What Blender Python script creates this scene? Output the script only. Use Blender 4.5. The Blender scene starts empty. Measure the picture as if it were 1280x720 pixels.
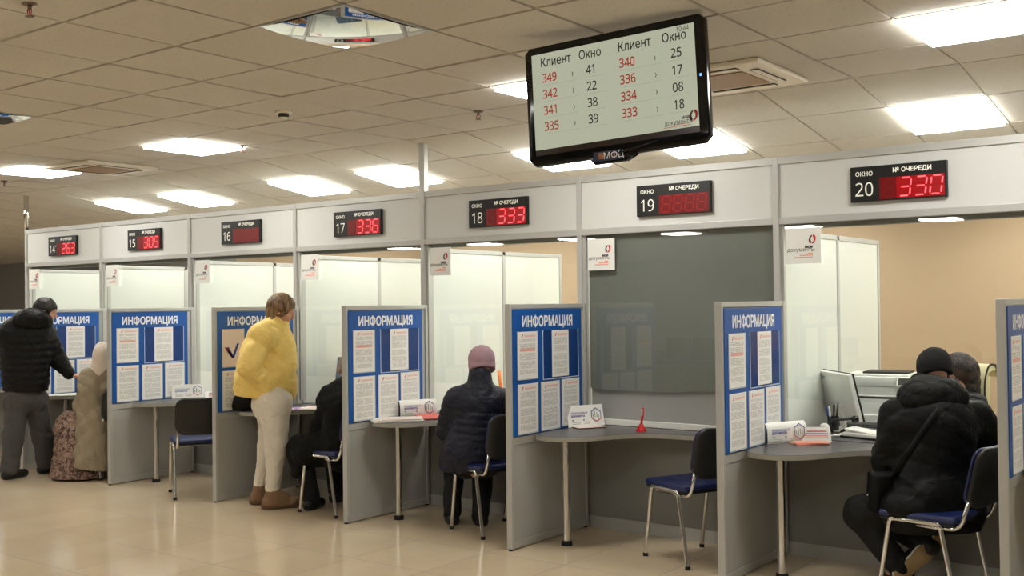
import bpy, bmesh, math, random
import numpy as np
from mathutils import Vector, Matrix, Euler
random.seed(7); rng = np.random.default_rng(7)
S = bpy.context.scene
C = S.collection
PI = math.pi

# ------------------------------------------------------------------ camera
EYE = 1.596
FPX = 1325.5
_y, _p, _r = math.radians(36.93), math.radians(0.82), math.radians(-0.66)
def _cam():
    cy, sy, cp, sp = math.cos(_y), math.sin(_y), math.cos(_p), math.sin(_p)
    f = Vector((-sy*cp, cy*cp, sp)); r = Vector((cy, sy, 0)); u = r.cross(f)
    cr, sr = math.cos(_r), math.sin(_r)
    return cr*r + sr*u, -sr*r + cr*u, f
RIGHT, UP, FWD = _cam()
cd = bpy.data.cameras.new('camera'); cam = bpy.data.objects.new('camera', cd); C.objects.link(cam)
cd.sensor_width = 36; cd.lens = FPX/1280*36; cd.clip_start = .05; cd.clip_end = 200
m = Matrix((RIGHT, UP, -FWD)).transposed().to_4x4(); m.translation = (0, 0, EYE)
cam.matrix_world = m
S.camera = cam
def at(px, py, d):
    """point seen at pixel (px,py) of the 1280x720 photo, d metres along the view axis"""
    return Vector((0, 0, EYE)) + d*(FWD + RIGHT*((px-640)/FPX) - UP*((py-360)/FPX))

# ------------------------------------------------------------------ world, exposure, lamps' strength
S.view_settings.view_transform = 'Standard'
S.view_settings.look = 'None'
S.view_settings.gamma = 1
S.view_settings.use_curve_mapping = False
S.view_settings.exposure = 0.0
w = bpy.data.worlds.new('world'); S.world = w; w.use_nodes = True
w.node_tree.nodes['Background'].inputs[0].default_value = (.9, .95, 1, 1)
w.node_tree.nodes['Background'].inputs[1].default_value = .05
LAMP = 24.0            # LED panels of the waiting hall
LAMP_BACK = 21.0       # LED panels above the staff side
LAMP_TINT = (1.0, .98, .915)

# ------------------------------------------------------------------ plan of the place (metres, camera above the origin)
YF = 6.383                      # counter front plane
YD = 5.4565                     # front edge of the dividers
HC = 2.908                      # ceiling height
FOLD = 6.243; SL = .1467        # the ceiling dips beyond this line
GX, GY, T = -4.536, 3.243, .6   # ceiling grid
XM = [-11.749, -10.237, -8.715, -7.193, -5.678, -4.177, -2.690, -1.205, .295, 1.795]
XD = [-11.705, -10.19, -8.686, -7.182, -5.668, -4.166, -2.679, -1.205]
WIN = [14, 15, 16, 17, 18, 19, 20, 21, 22]
DIV_T = .045
YB = 9.7                        # back wall of the staff side
X0, X1, Y0 = -21.5, 7.0, -17.0

# ------------------------------------------------------------------ materials
def lin(c):
    return tuple(((v/12.92) if v <= .04045 else ((v+.055)/1.055)**2.4) for v in c)
def nodes(name):
    m = bpy.data.materials.new(name); m.use_nodes = True
    nt = m.node_tree; b = nt.nodes['Principled BSDF']
    return m, nt, b
def nd(nt, typ, **kw):
    n = nt.nodes.new(typ)
    for k, v in kw.items():
        if k.startswith('i_'):
            key = k[2:]; key = int(key) if key.isdigit() else key.replace('_', ' ')
            if hasattr(v, 'is_linked') or isinstance(v, bpy.types.NodeSocket): nt.links.new(v, n.inputs[key])
            else: n.inputs[key].default_value = v
        else: setattr(n, k, v)
    return n
def mth(nt, op, a, b=None, c=None):
    n = nt.nodes.new('ShaderNodeMath'); n.operation = op
    for i, v in enumerate((a, b, c)):
        if v is None: continue
        if isinstance(v, bpy.types.NodeSocket): nt.links.new(v, n.inputs[i])
        else: n.inputs[i].default_value = v
    return n.outputs[0]
def mixc(nt, fac, a, b):
    n = nt.nodes.new('ShaderNodeMix'); n.data_type = 'RGBA'
    for i, v in ((0, fac), (6, a), (7, b)):
        if isinstance(v, bpy.types.NodeSocket): nt.links.new(v, n.inputs[i])
        else: n.inputs[i].default_value = (*v, 1) if isinstance(v, tuple) and len(v) == 3 else v
    return n.outputs[2]
def mat(name, col, rough=.5, metal=0., var=.06, scale=12., bump=0., bscale=200., spec=.5, emit=None, es=0., coat=0., sheen=0.):
    m, nt, b = nodes(name)
    tc = nd(nt, 'ShaderNodeTexCoord')
    nz = nd(nt, 'ShaderNodeTexNoise', i_Scale=scale, i_Detail=3.); nt.links.new(tc.outputs['Object'], nz.inputs['Vector'])
    lc = lin(col)
    d = tuple(max(0, v*(1-var)) for v in lc); l = tuple(min(1, v*(1+var)) for v in lc)
    nt.links.new(mixc(nt, nz.outputs[0], d, l), b.inputs['Base Color'])
    b.inputs['Roughness'].default_value = rough; b.inputs['Metallic'].default_value = metal
    b.inputs['Specular IOR Level'].default_value = spec
    if coat: b.inputs['Coat Weight'].default_value = coat
    if sheen: b.inputs['Sheen Weight'].default_value = sheen
    if emit: b.inputs['Emission Color'].default_value = (*lin(emit), 1); b.inputs['Emission Strength'].default_value = es
    if bump:
        bz = nd(nt, 'ShaderNodeTexNoise', i_Scale=bscale, i_Detail=4.); nt.links.new(tc.outputs['Object'], bz.inputs['Vector'])
        if bscale < 30: bz.inputs['Distortion'].default_value = 1.0; bz.inputs['Detail'].default_value = 1.2
        bn = nd(nt, 'ShaderNodeBump', i_Strength=bump, i_Distance=.03 if bscale < 30 else .01, i_Height=bz.outputs[0])
        nt.links.new(bn.outputs[0], b.inputs['Normal'])
    return m
M = {}
M['alu'] = mat('aluminium_profile', (.74, .74, .725), .42, .25, .03)
M['laminate'] = mat('grey_laminate', (.69, .69, .675), .45, 0, .025, 4)
M['fascia'] = mat('fascia_laminate_lit', (.83, .835, .825), .42, 0, .02, 3)  # grey laminate lightened, with the nearby lamps' light put into the colour
M['apron_shaded'] = mat('apron_laminate_shaded', (.54, .54, .525), .45, 0, .025, 4)  # same laminate darkened, the shade under the desks painted into it
M['white_lam'] = mat('white_laminate', (.86, .875, .845), .35, 0, .015, 3)
M['blind'] = mat('grey_blind', (.50, .505, .49), .6, 0, .04, 2)
M['blind_low'] = mat('grey_screen_low', (.62, .62, .61), .6, 0, .03, 2)
M['white'] = mat('white_plastic', (.92, .92, .90), .4, 0, .02)
M['offwhite'] = mat('cream_plastic', (.87, .84, .76), .45, 0, .03)
M['grille'] = mat('beige_grille', (.62, .50, .36), .6, 0, .1, 60)
M['dark_slot'] = mat('dark_slot', (.12, .11, .10), .6)
M['beige_wall'] = mat('beige_wall', (.66, .57, .46), .6, 0, .03, 2)
M['grey_wall'] = mat('grey_wall', (.50, .49, .47), .7, 0, .04, 2)
M['hall_wall'] = mat('hall_wall', (.80, .76, .68), .7, 0, .04, 2)
M['desk'] = mat('desk_top', (.31, .305, .31), .3, 0, .05, 30)
M['desk_edge'] = mat('desk_edge', (.62, .61, .57), .35, 0, .04, 30)
M['chrome'] = mat('chrome', (.86, .86, .86), .12, 1., .02)
M['black_pl'] = mat('black_plastic', (.055, .055, .06), .45, 0, .1)
M['black_gl'] = mat('black_gloss', (.03, .03, .033), .12, 0, .1)
M['dark_red_bez'] = mat('dark_bezel_strip', (.16, .09, .07), .25, 0, .1)
M['rubber'] = mat('rubber', (.05, .05, .05), .8)
M['blue_seat'] = mat('blue_vinyl', (.05, .11, .31), .42, 0, .1, 20, .05, 500)
M['board'] = mat('blue_board', (.0, .32, .64), .4, 0, .04, 6)
M['letter_w'] = mat('white_lettering', (.95, .95, .95), .5)
M['letter_k'] = mat('dark_lettering', (.13, .12, .12), .5)
M['letter_r'] = mat('red_lettering', (.72, .15, .12), .5)
M['letter_b'] = mat('blue_lettering', (.25, .27, .60), .5)
M['logo_r'] = mat('logo_red', (.76, .12, .11), .5)
M['logo_k'] = mat('logo_brown', (.28, .14, .11), .5)
M['logo_o'] = mat('logo_orange', (.90, .60, .52), .5)
M['paper'] = mat('plain_paper', (.93, .92, .90), .6, 0, .02)
M['pinkpaper'] = mat('pinkish_paper', (.90, .84, .81), .6, 0, .02)
M['red_paper'] = mat('red_booklet', (.87, .42, .40), .5, 0, .05)
M['orange_red'] = mat('orange_flyer', (.90, .55, .46), .5, 0, .05)
M['purple'] = mat('purple_folder', (.72, .55, .80), .5, 0, .05)
M['flag_b'] = mat('flag_blue', (.10, .22, .55), .5)
M['pocket_blue'] = mat('dark_blue_pocket', (.03, .21, .47), .18, 0, .03)
M['red_pl'] = mat('red_plastic', (.80, .06, .07), .3)
M['orange_pl'] = mat('orange_plastic', (.95, .50, .06), .3)
M['pocket'] = mat('pocket_edge', (.80, .84, .88), .2, 0, .02)
M['led_off'] = mat('dark_red_filter', (.36, .03, .04), .3, 0, .05, emit=(.45, .02, .03), es=.35)
M['led_dim'] = mat('unlit_segment', (.55, .08, .08), .4, emit=(.55, .05, .05), es=.4)
M['led_halo'] = mat('halo_glow', (.40, .02, .04), .3, emit=(.80, .0, .05), es=.42)  # red halo of the lit digits, painted as a glow
M['led_on'] = mat('lit_segment', (.95, .3, .3), .4, emit=(1., .33, .37), es=1.9)
M['display_text'] = mat('display_lettering', (.9, .9, .85), .5, emit=(.9, .9, .84), es=.25)
M['cream_leather'] = mat('cream_leather', (.90, .86, .70), .45, 0, .05)
M['skin'] = mat('skin', (.80, .60, .50), .5, 0, .05, 20)
M['sprinkler'] = mat('sprinkler_metal', (.45, .38, .32), .35, .8)
def m_hair(name, dark, light):
    m, nt, b = nodes(name)
    tc = nd(nt, 'ShaderNodeTexCoord'); mp = nd(nt, 'ShaderNodeMapping'); mp.inputs['Scale'].default_value = (75, 75, 9); nt.links.new(tc.outputs['Object'], mp.inputs['Vector'])
    z = nd(nt, 'ShaderNodeTexNoise', i_Scale=1., i_Detail=3., i_Distortion=.6); nt.links.new(mp.outputs[0], z.inputs['Vector'])
    r = nd(nt, 'ShaderNodeValToRGB'); nt.links.new(z.outputs[0], r.inputs[0])
    r.color_ramp.elements[0].position = .35; r.color_ramp.elements[0].color = (*lin(dark), 1); r.color_ramp.elements[1].position = .65; r.color_ramp.elements[1].color = (*lin(light), 1)
    nt.links.new(r.outputs[0], b.inputs['Base Color']); b.inputs['Roughness'].default_value = .5
    bn = nd(nt, 'ShaderNodeBump', i_Strength=.7, i_Distance=.01, i_Height=z.outputs[0]); nt.links.new(bn.outputs[0], b.inputs['Normal'])
    return m
M['hair_black'] = m_hair('black_hair', (.03, .027, .025), (.10, .09, .08))
M['hair_blond'] = m_hair('dark_blond_hair', (.27, .19, .12), (.58, .46, .31))
M['hair_brown'] = m_hair('brown_hair', (.06, .04, .033), (.19, .12, .09))
M['hair_grey'] = m_hair('grey_hair', (.40, .36, .33), (.62, .57, .52))
M['jk_black'] = mat('black_puffer_cloth', (.05, .05, .056), .55, 0, .2, 12, .38, 16, spec=.22)
M['jk_navy'] = mat('navy_puffer_cloth', (.05, .065, .14), .55, 0, .2, 12, .38, 16, spec=.4)
M['jk_yellow'] = mat('yellow_puffer_cloth', (.95, .83, .47), .6, 0, .08, 9, .38, 16)
M['coat_beige'] = mat('beige_raincoat', (.56, .51, .42), .7, 0, .12, 9, .38, 16)
M['coat_black'] = mat('black_coat', (.035, .035, .037), .75, 0, .2, 12, .38, 16, spec=.22)
M['jk_soft'] = mat('black_jacket', (.030, .030, .029), .6, 0, .25, 8, .38, 16, spec=.22)
M['tr_grey'] = mat('dark_grey_trousers', (.27, .265, .26), .8, 0, .15, 14, .38, 16)
M['tr_white'] = mat('white_jeans', (.86, .83, .77), .7, 0, .05, 10, .38, 16)
M['tr_black'] = mat('black_trousers', (.035, .035, .038), .8, 0, .2, 14, .38, 16)
M['boot_tan'] = mat('tan_suede', (.52, .40, .29), .8, 0, .12, 20)
M['sock'] = mat('cream_sock', (.90, .86, .78), .8)
M['shoe_black'] = mat('black_shoe', (.05, .05, .05), .5)
M['sole_tan'] = mat('tan_sole', (.62, .52, .37), .7, 0, .1, 30)
M['sole_white'] = mat('white_midsole', (.85, .85, .82), .6)
M['hat_mauve'] = mat('mauve_knit', (.67, .545, .585), .9, 0, .15, 80, .5, 260)
M['hat_black'] = mat('black_knit', (.035, .035, .035), .9, 0, .2, 80, .4, 260)
M['scarf'] = mat('pale_headscarf', (.86, .81, .76), .8, 0, .06, 18)
M['bag_black'] = mat('black_bag', (.028, .028, .028), .6, 0, .15, 20, spec=.22)
M['printer_g'] = mat('printer_grey', (.89, .89, .87), .45, 0, .02)
M['skirt'] = None

def m_skirt():
    m, nt, b = nodes('patterned_skirt')
    tc = nd(nt, 'ShaderNodeTexCoord')
    v = nd(nt, 'ShaderNodeTexNoise', i_Scale=26., i_Detail=4., i_Distortion=1.5); nt.links.new(tc.outputs['Object'], v.inputs['Vector'])
    r = nd(nt, 'ShaderNodeValToRGB'); nt.links.new(v.outputs[0], r.inputs[0])
    r.color_ramp.elements[0].position = .42; r.color_ramp.elements[0].color = (*lin((.28, .20, .19)), 1)
    r.color_ramp.elements[1].position = .52; r.color_ramp.elements[1].color = (*lin((.56, .46, .40)), 1)
    nt.links.new(r.outputs[0], b.inputs['Base Color']); b.inputs['Roughness'].default_value = .85
    return m
M['skirt'] = m_skirt()

def m_emit(name, col, s):
    m, nt, b = nodes(name)
    nt.nodes.remove(b)
    e = nd(nt, 'ShaderNodeEmission', i_Strength=s); e.inputs[0].default_value = (*col, 1)
    nt.links.new(e.outputs[0], nt.nodes['Material Output'].inputs[0])
    return m
M['lamp'] = m_emit('led_panel_glow', LAMP_TINT, LAMP)
M['lamp_back'] = m_emit('led_panel_glow_staff', LAMP_TINT, LAMP_BACK)

def m_glass():
    m, nt, b = nodes('clear_glass')
    nt.nodes.remove(b)
    lw = nd(nt, 'ShaderNodeLayerWeight', i_Blend=.5)
    p = mth(nt, 'POWER', lw.outputs['Facing'], 4.)
    f = mth(nt, 'MULTIPLY_ADD', p, .8, .055)
    t = nd(nt, 'ShaderNodeBsdfTransparent'); t.inputs[0].default_value = (.97, .985, .975, 1)
    g = nd(nt, 'ShaderNodeBsdfGlossy', i_Roughness=.01)
    mx = nd(nt, 'ShaderNodeMixShader'); nt.links.new(f, mx.inputs[0]); nt.links.new(t.outputs[0], mx.inputs[1]); nt.links.new(g.outputs[0], mx.inputs[2])
    nt.links.new(mx.outputs[0], nt.nodes['Material Output'].inputs[0])
    return m
M['glass'] = m_glass()

def m_mirror():
    m, nt, b = nodes('acrylic_mirror')
    b.inputs['Metallic'].default_value = 1.; b.inputs['Roughness'].default_value = .03
    b.inputs['Base Color'].default_value = (.80, .80, .76, 1)
    return m
M['mirror'] = m_mirror()

def m_floor():
    m, nt, b = nodes('polished_floor_tile')
    g = nd(nt, 'ShaderNodeNewGeometry'); sx = nd(nt, 'ShaderNodeSeparateXYZ'); nt.links.new(g.outputs['Position'], sx.inputs[0])
    u = mth(nt, 'DIVIDE', mth(nt, 'ADD', sx.outputs[0], 4.854 + 60), .6); v = mth(nt, 'DIVIDE', mth(nt, 'SUBTRACT', sx.outputs[1], 4.748 - 60.5), .605)
    fu = mth(nt, 'ABSOLUTE', mth(nt, 'SUBTRACT', mth(nt, 'FRACT', u), .5)); fv = mth(nt, 'ABSOLUTE', mth(nt, 'SUBTRACT', mth(nt, 'FRACT', v), .5))
    line = mth(nt, 'GREATER_THAN', mth(nt, 'MAXIMUM', fu, fv), .4955)
    cb = nd(nt, 'ShaderNodeCombineXYZ'); nt.links.new(mth(nt, 'FLOOR', u), cb.inputs[0]); nt.links.new(mth(nt, 'FLOOR', v), cb.inputs[1])
    wn = nd(nt, 'ShaderNodeTexWhiteNoise'); nt.links.new(cb.outputs[0], wn.inputs['Vector'])
    nz = nd(nt, 'ShaderNodeTexNoise', i_Scale=2.5, i_Detail=5.); nt.links.new(g.outputs['Position'], nz.inputs['Vector'])
    f = mth(nt, 'ADD', mth(nt, 'MULTIPLY', nz.outputs[0], .7), mth(nt, 'MULTIPLY', wn.outputs[0], .3))
    c = mixc(nt, f, lin((.775, .70, .585)), lin((.855, .785, .675)))
    c = mixc(nt, line, c, lin((.42, .35, .27)))
    nt.links.new(c, b.inputs['Base Color'])
    nt.links.new(mth(nt, 'MULTIPLY_ADD', line, .3, .10), b.inputs['Roughness'])
    bn = nd(nt, 'ShaderNodeBump', i_Strength=.03, i_Distance=.02, i_Height=nz.outputs[0]); nt.links.new(bn.outputs[0], b.inputs['Normal'])
    return m
M['floor'] = m_floor()

def m_ceiling():
    m, nt, b = nodes('mineral_ceiling_tile')
    g = nd(nt, 'ShaderNodeNewGeometry')
    a = nd(nt, 'ShaderNodeTexNoise', i_Scale=70., i_Detail=3.); nt.links.new(g.outputs['Position'], a.inputs['Vector'])
    n2 = nd(nt, 'ShaderNodeTexNoise', i_Scale=1.2, i_Detail=2.); nt.links.new(g.outputs['Position'], n2.inputs['Vector'])
    spots = mth(nt, 'MULTIPLY', mth(nt, 'GREATER_THAN', a.outputs[0], .64), .28)
    c = mixc(nt, n2.outputs[0], lin((.765, .74, .70)), lin((.81, .79, .745)))
    c = mixc(nt, spots, c, lin((.55, .51, .46)))
    nt.links.new(c, b.inputs['Base Color']); b.inputs['Roughness'].default_value = .85
    bn = nd(nt, 'ShaderNodeBump', i_Strength=.35, i_Distance=.004, i_Height=a.outputs[0]); nt.links.new(bn.outputs[0], b.inputs['Normal'])
    return m
M['ceil'] = m_ceiling()
M['tbar'] = mat('ceiling_grid_bar', (.80, .78, .73), .4, 0, .03)
M['void'] = mat('ceiling_void', (.10, .09, .08), .9)

def m_notice(kind):
    """a printed sheet: grey lines of text, an orange heading and a small red mark"""
    m, nt, b = nodes('printed_notice_%s' % kind)
    uv = nd(nt, 'ShaderNodeUVMap'); s = nd(nt, 'ShaderNodeSeparateXYZ'); nt.links.new(uv.outputs[0], s.inputs[0])
    x, y = s.outputs[0], s.outputs[1]
    n = {'list': 44., 'rules': 48., 'order': 40.}[kind]
    yl = mth(nt, 'MULTIPLY', y, n)
    row = mth(nt, 'FLOOR', yl)
    line = mth(nt, 'LESS_THAN', mth(nt, 'FRACT', yl), .55)
    cb = nd(nt, 'ShaderNodeCombineXYZ'); nt.links.new(mth(nt, 'MULTIPLY', x, 16.), cb.inputs[0]); nt.links.new(mth(nt, 'MULTIPLY', row, 5.37), cb.inputs[1])
    oi = nd(nt, 'ShaderNodeObjectInfo'); nt.links.new(mth(nt, 'MULTIPLY', oi.outputs['Random'], 50.), cb.inputs[2])
    wz = nd(nt, 'ShaderNodeTexNoise', i_Scale=1., i_Detail=2.); nt.links.new(cb.outputs[0], wz.inputs['Vector'])
    word = mth(nt, 'GREATER_THAN', wz.outputs[0], .42)
    def rng_(v, a, c): return mth(nt, 'MULTIPLY', mth(nt, 'GREATER_THAN', v, a), mth(nt, 'LESS_THAN', v, c))
    body = mth(nt, 'MULTIPLY', rng_(x, .10, .90), rng_(y, .06 if kind != 'order' else .10, .84))
    gap = mth(nt, 'GREATER_THAN', mth(nt, 'FRACT', mth(nt, 'MULTIPLY', row, .1371)), .16)
    ink = mth(nt, 'MULTIPLY', mth(nt, 'MULTIPLY', line, word), mth(nt, 'MULTIPLY', body, gap))
    c = mixc(nt, mth(nt, 'MULTIPLY', ink, .42), lin((.92, .915, .90)), lin((.28, .28, .30)))
    head = mth(nt, 'MULTIPLY', mth(nt, 'MULTIPLY', rng_(x, .34, .92), rng_(y, .885, .925)), .5)
    if kind == 'order':
        head = mth(nt, 'MAXIMUM', head, mth(nt, 'MULTIPLY', mth(nt, 'MULTIPLY', rng_(x, .12, .88), rng_(y, .58, .645)), .6))
    c = mixc(nt, head, c, lin((.90, .50, .40)))
    mark = mth(nt, 'MULTIPLY', mth(nt, 'MULTIPLY', rng_(mth(nt, 'SUBTRACT', x, mth(nt, 'MULTIPLY', y, .8)), -.52, -.46), rng_(y, .87, .945)), .75)
    c = mixc(nt, mark, c, lin((.75, .22, .18)))
    nt.links.new(c, b.inputs['Base Color']); b.inputs['Roughness'].default_value = .45
    return m
for k in ('list', 'rules', 'order'): M['notice_'+k] = m_notice(k)

def m_screen():
    m, nt, b = nodes('tv_screen')
    b.inputs['Base Color'].default_value = (.03, .03, .03, 1); b.inputs['Roughness'].default_value = .12
    b.inputs['Emission Color'].default_value = (*lin((.775, .79, .69)), 1); b.inputs['Emission Strength'].default_value = .72
    return m
M['screen'] = m_screen()
def m_dark_screen(): return mat('screen_dark', (.16, .22, .28), .2, emit=(.3, .42, .5), es=.3)
M['pc_screen'] = m_dark_screen()

# ------------------------------------------------------------------ mesh helpers
def obj(name, bm, material, parent=None, smooth=False, loc=(0, 0, 0), rot=(0, 0, 0)):
    me = bpy.data.meshes.new(name)
    bmesh.ops.recalc_face_normals(bm, faces=bm.faces)
    bm.to_mesh(me); bm.free()
    return mobj(name, me, material, parent, smooth, loc, rot)
def mobj(name, me, material, parent=None, smooth=False, loc=(0, 0, 0), rot=(0, 0, 0)):
    for mm in (material if isinstance(material, (list, tuple)) else [material]): me.materials.append(mm)
    o = bpy.data.objects.new(name, me); C.objects.link(o)
    o.location = loc; o.rotation_euler = rot
    if parent: o.parent = parent
    if smooth is True:
        for p in me.polygons: p.use_smooth = True
    elif smooth:
        for p in me.polygons: p.use_smooth = True
        try: me.set_sharp_from_angle(angle=smooth)
        except Exception: pass
    return o
def box(bm, a, b, bev=0):
    x0, y0, z0 = a; x1, y1, z1 = b
    vs = [bm.verts.new(p) for p in ((x0,y0,z0),(x1,y0,z0),(x1,y1,z0),(x0,y1,z0),(x0,y0,z1),(x1,y0,z1),(x1,y1,z1),(x0,y1,z1))]
    fs = [bm.faces.new([vs[i] for i in f]) for f in ((0,3,2,1),(4,5,6,7),(0,1,5,4),(1,2,6,5),(2,3,7,6),(3,0,4,7))]
    if bev:
        es = set(e for f in fs for e in f.edges)
        bmesh.ops.bevel(bm, geom=list(es), offset=bev, segments=2, affect='EDGES', profile=.5)
    return bm
def nb(): return bmesh.new()
def bx(a, b, bev=0): return box(nb(), a, b, bev)
def tube(bm, pts, r, seg=10, cap=True, closed=False):
    pts = [Vector(p) for p in pts]; n = len(pts)
    rr = r if isinstance(r, (list, tuple)) else [r]*n
    t0 = (pts[1]-pts[0]).normalized()
    up = Vector((0, 0, 1)) if abs(t0.z) < .9 else Vector((1, 0, 0))
    u = t0.cross(up).normalized(); rings = []
    for i, p in enumerate(pts):
        if closed: t = (pts[(i+1) % n]-pts[i-1]).normalized()
        else: t = (pts[min(i+1, n-1)]-pts[max(i-1, 0)]).normalized()
        u = (u - t*u.dot(t)).normalized(); v = t.cross(u)
        rings.append([bm.verts.new(p + (u*math.cos(2*PI*k/seg)+v*math.sin(2*PI*k/seg))*rr[i]) for k in range(seg)])
    for i in range(n if closed else n-1):
        a, b = rings[i], rings[(i+1) % n]
        for k in range(seg): bm.faces.new((a[k], a[(k+1) % seg], b[(k+1) % seg], b[k]))
    if cap and not closed:
        bm.faces.new(rings[0][::-1]); bm.faces.new(rings[-1])
    return bm
def fillet(pts, r, n=5):
    pts = [Vector(p) for p in pts]; out = [pts[0]]
    for i in range(1, len(pts)-1):
        a, b, c = pts[i-1], pts[i], pts[i+1]
        d1, d2 = (a-b), (c-b); l = min(r, d1.length*.49, d2.length*.49)
        p, q = b+d1.normalized()*l, b+d2.normalized()*l
        for k in range(n+1):
            t = k/n; out.append(p*(1-t)**2 + b*2*t*(1-t) + q*t*t)
    return out+[pts[-1]]
def prism(bm, poly, z0, z1, bev=0):
    lo = [bm.verts.new((x, y, z0)) for x, y in poly]; hi = [bm.verts.new((x, y, z1)) for x, y in poly]
    n = len(poly)
    fs = [bm.faces.new(lo[::-1]), bm.faces.new(hi)]
    for i in range(n): fs.append(bm.faces.new((lo[i], lo[(i+1) % n], hi[(i+1) % n], hi[i])))
    if bev:
        es = [e for e in set(e for f in fs[:2] for e in f.edges)]
        bmesh.ops.bevel(bm, geom=es, offset=bev, segments=2, affect='EDGES', profile=.5)
    return bm
def lathe(bm, prof, seg=24, c=(0, 0, 0)):
    rings = [[bm.verts.new((c[0]+r*math.cos(2*PI*k/seg), c[1]+r*math.sin(2*PI*k/seg), c[2]+z)) for k in range(seg)] for r, z in prof]
    for a, b in zip(rings, rings[1:]):
        for k in range(seg): bm.faces.new((a[k], a[(k+1) % seg], b[(k+1) % seg], b[k]))
    bm.faces.new(rings[0][::-1]); bm.faces.new(rings[-1])
    return bm
def xform(bm, mtx):
    bmesh.ops.transform(bm, matrix=mtx, verts=bm.verts); return bm
def catmull(pts, n=8):
    out = []
    for i in range(len(pts)-1):
        p0 = pts[max(i-1, 0)]; p1 = pts[i]; p2 = pts[i+1]; p3 = pts[min(i+2, len(pts)-1)]
        for k in range(n):
            t = k/n
            out.append(tuple(.5*((2*b)+(-a+c)*t+(2*a-5*b+4*c-d)*t*t+(-a+3*b-3*c+d)*t**3) for a, b, c, d in zip(p0, p1, p2, p3)))
    return out+[tuple(pts[-1])]
def sheet(w, h, th=.0012):
    """upright sheet of paper in local x-z, facing -y, with uv"""
    bm = nb(); box(bm, (0, 0, 0), (w, th, h)); uvl = bm.loops.layers.uv.new('UVMap')
    for f in bm.faces:
        for l in f.loops: l[uvl].uv = (l.vert.co.x/w, l.vert.co.z/h)
    return bm
def thing(name, label, cat, loc=(0, 0, 0), rotz=0, group=None):
    o = bpy.data.objects.new(name, None); C.objects.link(o); o.empty_display_size = .1
    o.location = loc; o.rotation_euler = (0, 0, rotz)
    return tag(o, label, cat, group)
def tag(o, label, cat, group=None):
    o['label'] = label; o['category'] = cat
    if group: o['group'] = group
    return o
def struct(o, label=None):
    o['kind'] = 'structure'
    if label: o['label'] = label
    return o
def sempty(name, loc=(0, 0, 0), label=None):
    o = bpy.data.objects.new(name, None); C.objects.link(o); o.location = loc; o.empty_display_size = .1
    return struct(o, label)
def dup(o, parent=None):
    c = o.copy(); C.objects.link(c)
    if parent: c.parent = parent
    for ch in list(o.children): dup(ch, c)
    return c
from mathutils.geometry import delaunay_2d_cdt
TEXT = {}
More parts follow.
